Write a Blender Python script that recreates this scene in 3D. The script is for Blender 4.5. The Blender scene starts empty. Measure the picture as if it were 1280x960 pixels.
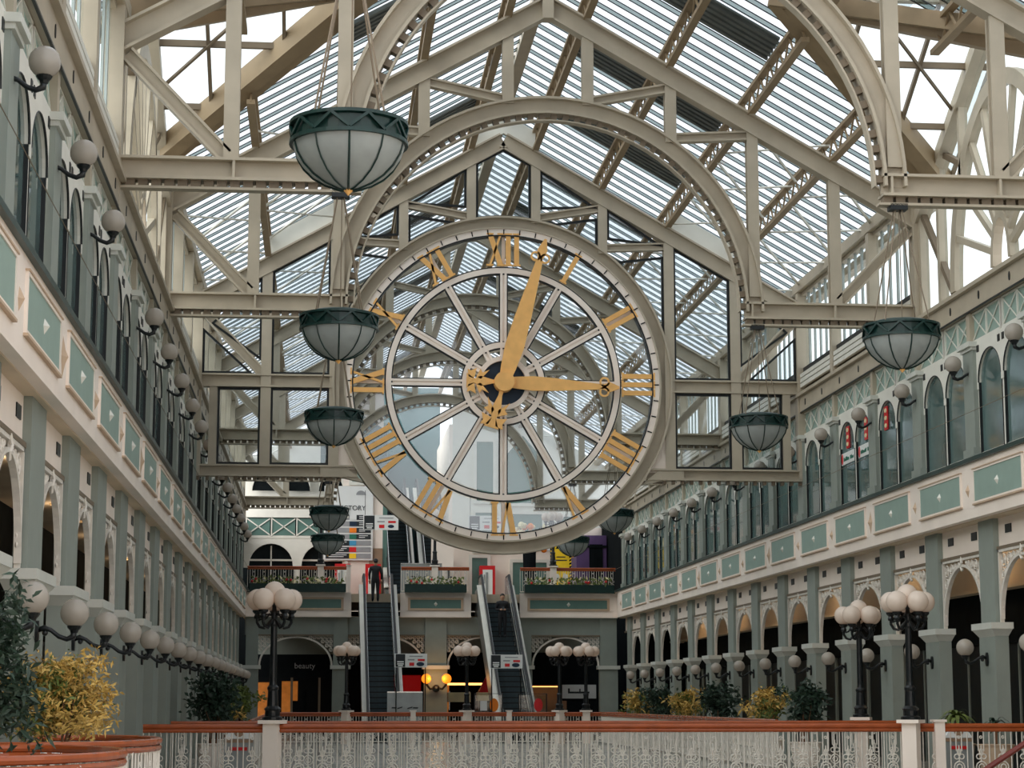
import bpy, math, random
from mathutils import Vector, Matrix
random.seed(7)
PI = math.pi
sc = bpy.context.scene
COL = sc.collection

# ------------------------------------------------------------------ camera, sky, exposure
cam = bpy.data.cameras.new('camera'); cam_o = bpy.data.objects.new('camera', cam); COL.objects.link(cam_o)
cam.sensor_width = 36.0; cam.lens = 2540.0 / 1280.0 * 36.0
cam.clip_end = 400
cam_o.location = (0, 0, 1.5)
cam_o.rotation_euler = (math.radians(90 + 8.861), 0, math.radians(-5.356))
sc.camera = cam_o

w = bpy.data.worlds.new('overcast_sky'); sc.world = w; w.use_nodes = True
bg = w.node_tree.nodes['Background']
bg.inputs[0].default_value = (0.93, 0.96, 1.0, 1); bg.inputs[1].default_value = 1.15
sun_d = bpy.data.lights.new('veiled_sun', 'SUN'); sun_d.energy = 2.8; sun_d.angle = math.radians(70); sun_d.color = (1.0, .95, .88)
sun_o = bpy.data.objects.new('veiled_sun', sun_d); COL.objects.link(sun_o)
sun_o.rotation_euler = Vector((.78, .38, -.62)).to_track_quat('-Z', 'Y').to_euler()
sc.view_settings.view_transform = 'Standard'; sc.view_settings.look = 'None'
sc.view_settings.gamma = 1.0; sc.view_settings.use_curve_mapping = False
sc.view_settings.exposure = 0.72
sc.cycles.max_bounces = 8; sc.cycles.diffuse_bounces = 4; sc.cycles.transparent_max_bounces = 24
sc.cycles.caustics_reflective = False; sc.cycles.caustics_refractive = False

# ------------------------------------------------------------------ materials
def lin(c):
    return tuple(((x / 255) / 12.92 if x / 255 < .04045 else ((x / 255 + .055) / 1.055) ** 2.4) for x in c)
M = {}
def pbr(name, rgb, rough=.5, metal=0., var=.10, scale=2.5, bump=0., emit=None, es=0., spec=.4):
    m = bpy.data.materials.new(name); m.use_nodes = True
    nt = m.node_tree; b = nt.nodes['Principled BSDF']
    c = lin(rgb)
    b.inputs['Roughness'].default_value = rough; b.inputs['Metallic'].default_value = metal
    b.inputs['Specular IOR Level'].default_value = spec
    tc = nt.nodes.new('ShaderNodeTexCoord'); n = nt.nodes.new('ShaderNodeTexNoise')
    n.inputs['Scale'].default_value = scale; n.inputs['Detail'].default_value = 5
    nt.links.new(tc.outputs['Object'], n.inputs['Vector'])
    r = nt.nodes.new('ShaderNodeValToRGB')
    r.color_ramp.elements[0].position = .3; r.color_ramp.elements[1].position = .7
    r.color_ramp.elements[0].color = (*[x * (1 - var) for x in c], 1)
    r.color_ramp.elements[1].color = (*[min(1, x * (1 + var)) for x in c], 1)
    nt.links.new(n.outputs['Fac'], r.inputs['Fac']); nt.links.new(r.outputs['Color'], b.inputs['Base Color'])
    if bump:
        bp = nt.nodes.new('ShaderNodeBump'); bp.inputs['Strength'].default_value = bump; bp.inputs['Distance'].default_value = .01
        nt.links.new(n.outputs['Fac'], bp.inputs['Height']); nt.links.new(bp.outputs['Normal'], b.inputs['Normal'])
    if emit:
        b.inputs['Emission Color'].default_value = (*lin(emit), 1); b.inputs['Emission Strength'].default_value = es
    M[name] = m; return m
def glass(name, tint, gloss=.08, rough=.03):
    m = bpy.data.materials.new(name); m.use_nodes = True; nt = m.node_tree; nt.nodes.clear()
    o = nt.nodes.new('ShaderNodeOutputMaterial'); mx = nt.nodes.new('ShaderNodeMixShader')
    t = nt.nodes.new('ShaderNodeBsdfTransparent'); g = nt.nodes.new('ShaderNodeBsdfGlossy')
    tc = nt.nodes.new('ShaderNodeTexCoord'); n = nt.nodes.new('ShaderNodeTexNoise'); n.inputs['Scale'].default_value = .6
    r = nt.nodes.new('ShaderNodeValToRGB')
    r.color_ramp.elements[0].color = (*[x * .94 for x in tint], 1); r.color_ramp.elements[1].color = (*tint, 1)
    nt.links.new(tc.outputs['Object'], n.inputs['Vector']); nt.links.new(n.outputs['Fac'], r.inputs['Fac'])
    nt.links.new(r.outputs['Color'], t.inputs['Color'])
    g.inputs['Roughness'].default_value = rough; mx.inputs[0].default_value = gloss
    nt.links.new(t.outputs[0], mx.inputs[1]); nt.links.new(g.outputs[0], mx.inputs[2]); nt.links.new(mx.outputs[0], o.inputs[0])
    M[name] = m; return m
pbr('steel_paint', (180, 169, 150), .5, var=.10, scale=1.6)
pbr('steel_dark', (120, 106, 88), .55)
pbr('steel_brown', (150, 130, 102), .55)
pbr('pier_paint', (142, 150, 142), .55, var=.05)
pbr('cap_paint', (204, 206, 198), .5, var=.05)
pbr('cream', (244, 231, 219), .6, var=.05, scale=1.2)
pbr('beige', (214, 196, 170), .65, var=.07, scale=1.)
pbr('white_paint', (226, 224, 214), .5, var=.04)
pbr('iron_white', (222, 216, 206), .5, var=.08, scale=8)
pbr('sage', (146, 168, 158), .55, var=.05)
pbr('sage_dark', (92, 124, 116), .4, var=.06)
pbr('trim_tan', (196, 170, 144), .55)
pbr('ledge_green', (34, 58, 54), .4)
pbr('lamp_green', (12, 44, 40), .35, var=.2, scale=6)
pbr('black_iron', (20, 24, 26), .32, var=.2, scale=6)
pbr('gold', (246, 188, 112), .45, metal=.0, var=.10, scale=3)
pbr('rail_wood', (162, 80, 40), .25, var=.16, scale=4)
pbr('rail_dark', (104, 36, 26), .3)
pbr('downlight_glow', (255, 220, 170), .5, emit=(255, 190, 120), es=.25)
pbr('globe_post', (206, 194, 182), .25, var=.05, scale=4, emit=(255, 190, 140), es=.03)
pbr('globe_glass', (158, 153, 144), .25, var=.06, scale=4, emit=(255, 204, 160), es=.012)
pbr('globe_amber', (255, 160, 60), .3, emit=(255, 128, 24), es=.9)
pbr('bowl_glass', (148, 154, 152), .35, var=.08, scale=5)
pbr('gasket', (18, 24, 26), .4)
pbr('bar_grey', (170, 180, 178), .45, var=.05)
pbr('corrugated', (96, 102, 100), .5, var=.2)
pbr('matte_black', (22, 26, 28), .95, spec=.05)  # near-black matte colour for backing walls and minute marks
pbr('shop_dark', (20, 24, 26), .9, var=.3, spec=.05)
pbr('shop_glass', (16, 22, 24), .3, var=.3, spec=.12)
pbr('window_glass', (84, 106, 104), .06, var=.35, scale=.8, spec=.7)
pbr('teal_glass', (58, 88, 90), .12, var=.2, scale=.5, spec=.6)
pbr('steel_metal', (190, 192, 190), .22, metal=.9, var=.08)
pbr('step_metal', (58, 72, 78), .4, metal=.4, var=.12, scale=8)
pbr('rubber', (18, 20, 22), .5)
pbr('panel_grey', (150, 156, 156), .35, metal=.3)
pbr('cladding', (116, 122, 120), .3, metal=.4)
pbr('red_paint', (206, 32, 36), .4)
pbr('yellow_print', (246, 206, 40), .5)
pbr('orange_print', (240, 130, 30), .5)
pbr('blue_print', (70, 150, 190), .5)
pbr('green_print', (40, 110, 90), .5)
pbr('navy_print', (24, 44, 66), .5)
pbr('dark_print', (36, 42, 46), .5)
pbr('grey_print', (150, 152, 154), .5)
pbr('white_print', (226, 228, 226), .5, var=.02)
pbr('purple_paint', (88, 66, 110), .5)
pbr('brown_door', (150, 124, 100), .5)
pbr('wood_warm', (190, 120, 60), .5, emit=(255, 150, 60), es=.12, var=.3, scale=3)
pbr('shop_red', (130, 20, 20), .5, emit=(200, 20, 20), es=.12)
pbr('warm_light', (255, 220, 160), .5, emit=(255, 180, 100), es=1.6)
pbr('foliage_dark', (42, 62, 48), .5, var=.35, scale=12)
pbr('foliage_gold', (204, 170, 92), .5, var=.35, scale=9)
pbr('foliage_mid', (96, 110, 52), .5, var=.35, scale=9)
pbr('bark', (116, 84, 60), .7)
pbr('soil', (58, 46, 38), .8)
pbr('flower_red', (196, 40, 44), .5); pbr('flower_cream', (232, 220, 176), .5)
pbr('skin', (196, 150, 122), .5); pbr('hair', (30, 24, 22), .5); pbr('suit', (22, 22, 26), .6, var=.2)
glass('roof_glass', (.88, .90, .92), .04)
glass('bar_frosted', (.46, .51, .51), .05)
glass('screen_glass', (.89, .92, .93), .10)
glass('clear_glass', (.93, .96, .96), .08)
# floor: large square tiles
m = pbr('floor_tile', (170, 160, 146), .25, var=.06)
nt = m.node_tree; bk = nt.nodes.new('ShaderNodeTexBrick'); tc = nt.nodes.new('ShaderNodeTexCoord')
bk.offset = 0; bk.inputs['Scale'].default_value = 1.; bk.inputs['Brick Width'].default_value = .6; bk.inputs['Row Height'].default_value = .6
bk.inputs['Mortar Size'].default_value = .012
bk.inputs['Color1'].default_value = (.50, .47, .42, 1); bk.inputs['Color2'].default_value = (.34, .34, .30, 1); bk.inputs['Mortar'].default_value = (.1, .1, .1, 1)
nt.links.new(tc.outputs['Object'], bk.inputs['Vector']); nt.links.new(bk.outputs['Color'], nt.nodes['Principled BSDF'].inputs['Base Color'])

# ------------------------------------------------------------------ mesh building helpers
class MB:
    def __init__(s): s.v = []; s.f = []; s.mi = []; s.m = 0
    def add(s, vs, fs):
        o = len(s.v); s.v += [tuple(p) for p in vs]; s.f += [tuple(i + o for i in f) for f in fs]; s.mi += [s.m] * len(fs); return s
    def box(s, x0, x1, y0, y1, z0, z1):
        return s.add([(x0, y0, z0), (x1, y0, z0), (x1, y1, z0), (x0, y1, z0), (x0, y0, z1), (x1, y0, z1), (x1, y1, z1), (x0, y1, z1)],
                     [(0, 3, 2, 1), (4, 5, 6, 7), (0, 1, 5, 4), (1, 2, 6, 5), (2, 3, 7, 6), (3, 0, 4, 7)])
    def bar(s, p, q, wd, ht, up=(0, 0, 1), off=0.):
        p = Vector(p); q = Vector(q); d = (q - p).normalized(); up = Vector(up)
        if abs(d.dot(up)) > .98: up = Vector((0, 1, 0)) if abs(d.y) < .9 else Vector((1, 0, 0))
        sd = d.cross(up).normalized(); u = sd.cross(d).normalized()
        a = sd * wd / 2; b = u * ht / 2; o = u * off
        return s.add([p - a - b + o, p + a - b + o, p + a + b + o, p - a + b + o, q - a - b + o, q + a - b + o, q + a + b + o, q - a + b + o],
                     [(0, 1, 2, 3), (4, 7, 6, 5), (0, 4, 5, 1), (1, 5, 6, 2), (2, 6, 7, 3), (3, 7, 4, 0)])
    def ibar(s, p, q, wd, ht, t=.045, up=(0, 0, 1)):
        s.bar(p, q, t, ht - t, up); s.bar(p, q, wd, t, up, ht / 2 - t / 2); return s.bar(p, q, wd, t, up, -ht / 2 + t / 2)
    def tube(s, pts, r, n=6, closed=False):
        pts = [Vector(p) for p in pts]; N = len(pts); rs = r if isinstance(r, (list, tuple)) else [r] * N
        rings = []; prev = None
        for i, p in enumerate(pts):
            if closed: d = (pts[(i + 1) % N] - pts[i - 1])
            else: d = pts[min(i + 1, N - 1)] - pts[max(i - 1, 0)]
            d = d.normalized() if d.length > 1e-9 else Vector((0, 0, 1))
            if prev is None:
                a = Vector((0, 0, 1)) if abs(d.z) < .9 else Vector((0, 1, 0))
                u = d.cross(a).normalized()
            else:
                u = (prev - d * prev.dot(d)); u = u.normalized() if u.length > 1e-6 else d.orthogonal().normalized()
            prev = u; v2 = d.cross(u)
            rings.append([p + (u * math.cos(2 * PI * k / n) + v2 * math.sin(2 * PI * k / n)) * rs[i] for k in range(n)])
        vs = [v for r_ in rings for v in r_]; fs = []
        for i in range(N if closed else N - 1):
            j = (i + 1) % N
            for k in range(n): fs.append((i * n + k, i * n + (k + 1) % n, j * n + (k + 1) % n, j * n + k))
        if not closed: fs.append(tuple(range(n))[::-1]); fs.append(tuple((N - 1) * n + k for k in range(n)))
        return s.add(vs, fs)
    def lathe(s, prof, c=(0, 0, 0), n=16):
        vs = []; fs = []; N = len(prof)
        for r, z in prof:
            for k in range(n): vs.append((c[0] + r * math.cos(2 * PI * k / n), c[1] + r * math.sin(2 * PI * k / n), c[2] + z))
        for i in range(N - 1):
            for k in range(n): fs.append((i * n + k, i * n + (k + 1) % n, (i + 1) * n + (k + 1) % n, (i + 1) * n + k))
        fs.append(tuple(range(n))[::-1]); fs.append(tuple((N - 1) * n + k for k in range(n)))
        return s.add(vs, fs)
    def sphere(s, c, r, nu=16, nv=10):
        return s.lathe([(max(.002, r * math.sin(PI * i / nv)), -r * math.cos(PI * i / nv)) for i in range(nv + 1)], c, nu)
    def prism(s, poly, fn, d0, d1):
        n = len(poly); vs = [fn(a, b, d0) for a, b in poly] + [fn(a, b, d1) for a, b in poly]
        fs = [tuple(range(n)), tuple(range(2 * n - 1, n - 1, -1))]
        for i in range(n): fs.append((i, (i + 1) % n, n + (i + 1) % n, n + i))
        return s.add(vs, fs)
    def strip(s, A, B, fn, d0, d1):   # solid between two 2-D curves
        n = len(A); vs = []
        for a, b in zip(A, B): vs += [fn(*a, d0), fn(*b, d0), fn(*b, d1), fn(*a, d1)]
        fs = []
        for i in range(n - 1):
            for k in range(4): fs.append((4 * i + k, 4 * i + (k + 1) % 4, 4 * i + 4 + (k + 1) % 4, 4 * i + 4 + k))
        fs.append((3, 2, 1, 0)); e = 4 * (n - 1); fs.append((e, e + 1, e + 2, e + 3))
        return s.add(vs, fs)
    def ring(s, cx, cz, r0, r1, y0, y1, a0=0., a1=2 * PI, n=48):
        A = [(cx + r0 * math.cos(a0 + (a1 - a0) * i / n), cz + r0 * math.sin(a0 + (a1 - a0) * i / n)) for i in range(n + 1)]
        B = [(cx + r1 * math.cos(a0 + (a1 - a0) * i / n), cz + r1 * math.sin(a0 + (a1 - a0) * i / n)) for i in range(n + 1)]
        return s.strip(A, B, XZ, y0, y1)
    def mesh(s, name, mats, smooth=False):
        me = bpy.data.meshes.new(name); me.from_pydata(s.v, [], s.f)
        for k in (mats if isinstance(mats, (list, tuple)) else [mats]): me.materials.append(M[k])
        if isinstance(mats, (list, tuple)): me.polygons.foreach_set('material_index', s.mi)
        if smooth: me.polygons.foreach_set('use_smooth', [True] * len(s.f))
        me.update(); return me
    def build(s, name, mats, parent=None, loc=(0, 0, 0), rz=0., smooth=False):
        return put(s.mesh(name, mats, smooth), name, parent, loc, rz)
def XZ(a, b, d): return (a, d, b)
def YZ(a, b, d): return (d, a, b)
def put(me, name, parent=None, loc=(0, 0, 0), rz=0.):
    o = bpy.data.objects.new(name, me); COL.objects.link(o); o.location = loc; o.rotation_euler = (0, 0, rz)
    if parent: o.parent = parent
    return o
def tag(o, label, cat, group=None):
    o['label'] = label; o['category'] = cat
    if group: o['group'] = group
    return o
def empty(name, loc=(0, 0, 0), rz=0.):
    return put(None, name, None, loc, rz)
def structure(o): o['kind'] = 'structure'; return o
def box(x0, x1, y0, y1, z0, z1): return MB().box(x0, x1, y0, y1, z0, z1)
def text(body, size, parent, loc, rot, mat, name='lettering'):
    cu = bpy.data.curves.new(name, 'FONT'); cu.body = body; cu.size = size; cu.align_x = 'CENTER'; cu.align_y = 'CENTER'; cu.extrude = .006
    t = bpy.data.objects.new('tmp', cu); COL.objects.link(t)
    bpy.context.view_layer.update()
    me = bpy.data.meshes.new_from_object(t.evaluated_get(bpy.context.evaluated_depsgraph_get()))
    bpy.data.objects.remove(t); bpy.data.curves.remove(cu)
    me.materials.clear(); me.materials.append(M[mat])
    o = put(me, name, parent, loc); o.rotation_euler = rot; return o

CX = 4.64; BAY = 3.52
FR = [41.4 + 10.56 * k for k in range(-2, 5)]       # frames: 20.28 30.84 41.4 51.96 62.52 73.08 83.64
CLK = FR[3]
def gy(k, sd=-1): return 41.52 + BAY * k
def side_x(s, u): return CX + s * u

# ------------------------------------------------------------------ floor
structure(box(-14, 22, -6, 110, -.3, 0).build('floor', 'floor_tile'))

structure(box(-3.8, 13.2, -6.4, -6, 0, 8.0).build('wall_light_block', 'cream'))  # unseen wall behind the viewer, added to cut low frontal light

# ------------------------------------------------------------------ gallery walls
# one bay is built facing +X around its own centre and turned round for the other side
def arch_pts(R, rise, n=14, p=1.0):
    return [(R * math.cos(PI * i / n), rise * math.sin(PI * i / n) ** p) for i in range(n + 1)]
FASC = {-1: 7.70, 1: 7.75}; PIER = {-1: 7.90, 1: 8.02}; PW = {-1: 1.30, 1: .92}
K0 = {-1: -7, 1: -5}; K1 = 12; AP = {-1: .14, 1: .15}; LD = {-1: .26, 1: .26}
for s in (-1, 1):
    nm = 'left' if s < 0 else 'right'
    y0 = gy(K0[s], s) - BAY / 2; y1 = 85.4; rz = 0. if s < 0 else PI
    def X(u): return side_x(s, u)
    def bx(mb, u0, u1, a, b, c, d): return mb.box(min(X(u0), X(u1)), max(X(u0), X(u1)), a, b, c, d)
    fu = FASC[s]; pu = PIER[s]; pw = PW[s]
    # back wall of the shops is the root; every other piece hangs on it
    root = structure(bx(MB(), 10.6, 10.9, y0, y1 + 8, 0, 6.).build('wall_' + nm, 'matte_black'))
    W = lambda mb, name, mat: mb.build(name, mat, root)
    W(bx(MB(), fu, fu + .16, y0, y1, 4.95, 6.02), 'fascia_board', 'cream')
    W(bx(MB(), fu - .07, fu + .5, y0, y1, 6.02, 6.10), 'ledge', 'ledge_green')
    W(bx(MB(), fu + .16, 10.6, y0, y1, 4.93, 5.03), 'gallery_soffit', 'beige')
    W(bx(MB(), 8.4, 10.6, y1, y1 + .2, 0, 6.0), 'end_wall', 'matte_black')
    W(bx(MB(), fu + .2, 12., y0, y1, 5.9, 6.0), 'upper_floor_slab', 'beige')
    W(bx(MB(), pu + AP[s], pu + .45, y0, y1, 4.37, 4.94), 'spandrel_wall', 'cream')
    W(bx(MB(), pu + AP[s] - .05, pu + AP[s] + .05, y0, y1, 4.33, 4.39), 'spandrel_moulding', 'steel_dark')
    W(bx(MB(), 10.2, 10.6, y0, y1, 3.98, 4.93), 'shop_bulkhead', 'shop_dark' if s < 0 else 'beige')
    W(bx(MB(), 10.05, 10.6, y0, y1, 3.9, 3.98), 'shop_cornice', 'beige')
    # upper cornice beam
    W(bx(MB(), 7.80, 8.1, y0, y1, 8.97, 9.40), 'cornice_beam', 'steel_paint')
    W(bx(MB(), 7.70, 8.1, y0, y1, 9.36, 9.44), 'cornice_cap', 'steel_paint')
    W(bx(MB(), 7.795, 7.83, y0, y1, 8.945, 8.975), 'cornice_shadow_line', 'gasket')  # black strip draws the shadow line under the beam as colour
    W(bx(MB(), 8.10, 8.2, y0, 92.0, 6.0, 9.4), 'upper_wall_backing', 'matte_black')
    cb = MB()
    cb.tube([(X(7.66), y0, 6.95), (X(7.66), y1, 6.95)], .006, 4)
    W(cb, 'safety_cable', 'steel_dark')
    # gallery wall continued out of view, added to keep out stray side light
    W(bx(MB(), 8.2, 8.6, -6, y0, 0, 9.4), 'added_side_wall', 'cream')
    # ---- shared meshes of one bay, local: origin on the bay centre line, hall towards +x
    lo = MB().box(-LD[s], 0, -pw / 2 * 1.02, pw / 2 * 1.02, 0, 2.76)
    lo.box(-LD[s] - .01, .012, -pw / 2 * 1.04, pw / 2 * 1.04, 0, .18)
    pier_lo = lo.mesh('pier', 'pier_paint')
    pier_hi = MB().box(-AP[s] - .06, -.04, -pw / 2 * .94, pw / 2 * .94, 2.94, 4.94).mesh('pier_shaft', 'pier_paint')
    cp = MB()
    h = pw / 2
    cp.strip([(-h * 1.30, 2.84), (h * 1.30, 2.84)], [(-h * 1.30, 2.96), (h * 1.30, 2.96)], YZ, .11, -LD[s] - .06)
    cp.add([(-LD[s], -h, 2.70), (.0, -h, 2.70), (.0, h, 2.70), (-LD[s], h, 2.70), (-LD[s] - .05, -h * 1.27, 2.84), (.10, -h * 1.27, 2.84), (.10, h * 1.27, 2.84), (-LD[s] - .05, h * 1.27, 2.84)],
           [(0, 1, 5, 4), (1, 2, 6, 5), (2, 3, 7, 6), (3, 0, 4, 7)])
    cap = cp.mesh('capital', 'cap_paint')
    # cast iron spandrel between two piers: origin midway
    hw = (BAY - pw) / 2; sp = MB(); rise = 1.18; zs = 3.02; top = 4.33
    arc = arch_pts(hw - .03, rise, 20)
    sp.strip([(a, zs + b) for a, b in arc], [(a * .955, zs + b * .955) for a, b in arc], YZ, -.03, .05)
    sp.box(-.03, .04, -hw, hw, top - .05, top)
    for q in (-1, 1):
        sp.box(-.03, .04, min(q * hw, q * (hw - .05)), max(q * hw, q * (hw - .05)), zs - .08, top)
        # scroll work: rings shrinking from the corner along both edges
        spots = [(.17, .17, .12), (.42, .14, .10), (.14, .42, .10), (.62, .11, .075), (.105, .62, .075), (.33, .33, .085), (.80, .085, .05), (.075, .80, .05), (.92, .06, .03), (.055, .95, .035), (.05, 1.06, .025)]
        for a, b, r in spots:
            c = (0, q * (hw - .03 - a * hw / 1.1), top - .04 - b)
            sp.tube([(c[0], c[1] + r * math.cos(t * PI / 4), c[2] + r * math.sin(t * PI / 4)) for t in range(8)], .016, 4, True)
            if r > .07:
                sp.tube([(c[0], c[1] + r * .5 * math.cos(t * PI / 3), c[2] + r * .5 * math.sin(t * PI / 3)) for t in range(6)], .013, 4, True)
                sp.bar((0, c[1] - r * .8, c[2] - r * .8), (0, c[1] + r * .8, c[2] + r * .8), .02, .02)
    sp.tube([(0.03, 0, top + .02), (.05, .04, top - .1), (.04, -.04, top - .18), (.03, .02, top - .26)], .03, 5)
    spand = sp.mesh('spandrel_ironwork', 'iron_white')
    vent = MB().box(-.02, .015, -.17, .17, -.08, .08).mesh('vent', 'gasket')
    # fascia panel
    pnl = MB().box(-.02, .02, -1.33, 1.33, 5.25, 5.82).mesh('fascia_panel', 'sage')
    fr = MB()
    for (a, b, c, d) in ((-1.38, 1.38, 5.82, 5.86), (-1.38, 1.38, 5.21, 5.25), (-1.38, -1.33, 5.25, 5.82), (1.33, 1.38, 5.25, 5.82)): fr.box(-.02, .035, a, b, c, d)
    fr.m = 1; fr.box(-.02, .05, -1.40, 1.40, 5.18, 5.21); fr.box(-.02, .05, -1.40, 1.40, 5.86, 5.88)
    frm = fr.mesh('panel_moulding', ['cream', 'trim_tan'])
    dm = MB()
    def diamond(mb, ry, rz_, z, d=.05):
        return mb.add([(0, -ry, z), (0, 0, z + rz_), (0, ry, z), (0, 0, z - rz_), (d, 0, z)], [(0, 3, 4), (3, 2, 4), (2, 1, 4), (1, 0, 4)])
    stud = diamond(MB(), .07, .09, 5.53, .06).mesh('stud', 'white_paint')
    dbig = diamond(diamond(MB(), .13, .26, 5.49, .05), .07, .16, 5.49, .07).mesh('diamond_boss', 'trim_tan')
    dsml = diamond(MB(), .07, .13, 5.49, .06).mesh('diamond_boss', 'trim_tan')
    # upper storey of one bay, origin = bay centre between two pilasters, plane x=0 is the wall face
    ph = .30; hb = BAY / 2 - ph          # half opening
    wf = MB()
    for q in (-1, 1):
        c = q * hb / 2; R = hb / 2 - .07
        arc = [(c + R * math.cos(PI * i / 16), 7.55 + .58 * math.sin(PI * i / 16)) for i in range(17)]
        wf.strip(arc, [(a, 8.36) for a, b in arc], YZ, -.04, .05)
        for e in (-1, 1):
            wf.box(-.04, .05, min(c + e * R, c + e * (hb / 2)), max(c + e * R, c + e * (hb / 2)), 7.42, 8.36)
            wf.box(-.03, .03, min(c + e * (R + .02), c + e * (hb / 2)), max(c + e * (R + .02), c + e * (hb / 2)), 6.1, 7.42)
        wf.box(-.03, .02, c - R, c + R, 6.1, 6.2)
    wf.m = 1
    for q in (-1, 1):
        c = q * hb / 2; R = hb / 2 - .07
        arc = [(c + R * math.cos(PI * i / 16), 7.55 + .58 * math.sin(PI * i / 16)) for i in range(17)]
        wf.tube([(.045, a, b) for a, b in arc], .015, 4)
        for e in (-1, 1): wf.box(-.03, .04, c + e * R - .012, c + e * R + .012, 6.1, 7.55)
        for e in (-1, 1): wf.box(.04, .062, c + e * (R - .05) - .06, c + e * (R - .05) + .06, 8.14, 8.27)
    wfm = wf.mesh('arched_window', ['white_paint', 'gasket'])
    wp = MB(); R = hb / 2 - .07
    wp.prism([(R, 6.1), (R, 7.55)] + [(R * math.cos(PI * i / 16), 7.55 + .58 * math.sin(PI * i / 16)) for i in range(1, 16)] + [(-R, 7.55), (-R, 6.1)], YZ, -.03, -.01)
    wpm = wp.mesh('pane', 'window_glass')
    pil = MB().box(-.04, .12, -ph, ph, 6.1, 8.22).box(-.04, .17, -ph * 1.05, ph * 1.05, 6.1, 6.3); pilm = pil.mesh('pilaster', 'pier_paint')
    pc = MB().box(-.04, .22, -ph * 1.22, ph * 1.22, 8.26, 8.36).box(-.04, .16, -ph * 1.1, ph * 1.1, 8.2, 8.28); pcm = pc.mesh('pilaster_capital', 'cap_paint')
    fz = MB().box(-.05, .0, -BAY / 4 + .07, BAY / 4 - .07, 8.36, 8.95); fzm = fz.mesh('frieze_panel', 'sage')
    fx = MB(); L = BAY / 4 - .07
    for a, b in ((-L, 0), (0, L)):
        fx.bar((.02, a, 8.40), (.02, b, 8.93), .02, .02, (1, 0, 0)); fx.bar((.02, a, 8.93), (.02, b, 8.40), .02, .02, (1, 0, 0))
    for a in (-L, 0, L): fx.box(0, .035, a - .015, a + .015, 8.36, 8.95)
    fx.box(0, .05, -L, L, 8.36, 8.40); fx.box(0, .04, -L, L, 8.92, 8.95)
    fxm = fx.mesh('frieze_lattice', 'white_paint')
    post = MB().box(-.05, .10, -.10, .10, 8.36, 8.95).mesh('frieze_post', 'steel_paint')
    hol = MB().prism([(.045 * math.cos(t * PI / 5), .085 * math.sin(t * PI / 5)) for t in range(10)], YZ, -.01, .012).mesh('oval_hole', 'gasket')
    for k in range(K0[s], K1 + 1):
        y = gy(k, s); yc = y + BAY / 2
        p = put(pier_lo, 'pier', root, (X(pu), y, 0), rz); put(pier_hi, 'pier_shaft', p); put(cap, 'capital', p)
        pl = put(pilm, 'pilaster', root, (X(7.95), y, 0), rz); put(pcm, 'pilaster_capital', pl)
        put(dbig if k % 3 == 1 else dsml, 'diamond_boss', root, (X(fu), y, 0), rz)
        put(post, 'frieze_post', root, (X(7.95), y, 0), rz)
        if k == K1: break
        put(spand, 'spandrel_ironwork', root, (X(pu + AP[s]), yc, 0), rz)
        for dy in (-.75, .75): put(vent, 'vent', root, (X(pu + AP[s]), yc + dy, 4.70), rz)
        fp = put(pnl, 'fascia_panel', root, (X(fu), yc, 0), rz); put(frm, 'panel_moulding', fp); put(stud, 'stud', fp, (.02, 0, 0))
        wo = put(wfm, 'arched_window', root, (X(7.95), yc, 0), rz)
        for q in (-1, 1): put(wpm, 'pane', wo, (0, q * hb / 2, 0))
        for q in (-1, 1):
            fo = put(fzm, 'frieze_panel', root, (X(7.95), yc + q * BAY / 4, 0), rz); put(fxm, 'frieze_lattice', fo)
            put(hol, 'oval_hole', root, (X(7.80), yc + q * BAY / 4, 9.17), rz)
    # shop fronts behind the arcade
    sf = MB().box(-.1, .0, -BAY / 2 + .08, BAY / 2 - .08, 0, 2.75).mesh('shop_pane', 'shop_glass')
    sg = MB().box(-.1, .12, -BAY / 2, BAY / 2, 2.75, 3.92).mesh('shop_sign_board', 'shop_dark')
    sm = MB().box(-.1, .06, -BAY / 2 - .08, -BAY / 2 + .08, 0, 2.75).box(-.1, .04, -.03, .03, 0, 2.75).mesh('shop_mullion', 'pier_paint')
    for k in range(K0[s], K1):
        yc = gy(k, s) + BAY / 2
        f_ = put(sf, 'shop_pane', root, (X(10.5), yc, 0), rz); put(sm, 'shop_mullion', f_)
        put(sg, 'shop_sign_board', root, (X(10.5), yc, 0), rz)
    # gallery downlights
    dl = MB().lathe([(.10, 0), (.12, .03)], (0, 0, 0), 10).mesh('downlight', 'downlight_glow')
    for k in range(K0[s], K1):
        put(dl, 'downlight', root, (X(9.3), gy(k, s) + BAY / 2, 4.90), 0)
        if k % 2 == 0:
            ld = bpy.data.lights.new('downlight_lamp', 'POINT'); ld.energy = 7 if s < 0 else 9; ld.color = (1, .74, .48); ld.shadow_soft_size = .15
            lo_ = bpy.data.objects.new('downlight_lamp', ld); COL.objects.link(lo_); lo_.location = (X(9.2), gy(k, s) + BAY / 2, 4.7); lo_.parent = root
    if s > 0:
        text('N', .55, root, (X(10.34), 52.0, 3.1), (PI / 2, 0, -PI / 2), 'white_print', 'shop_lettering')

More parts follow.
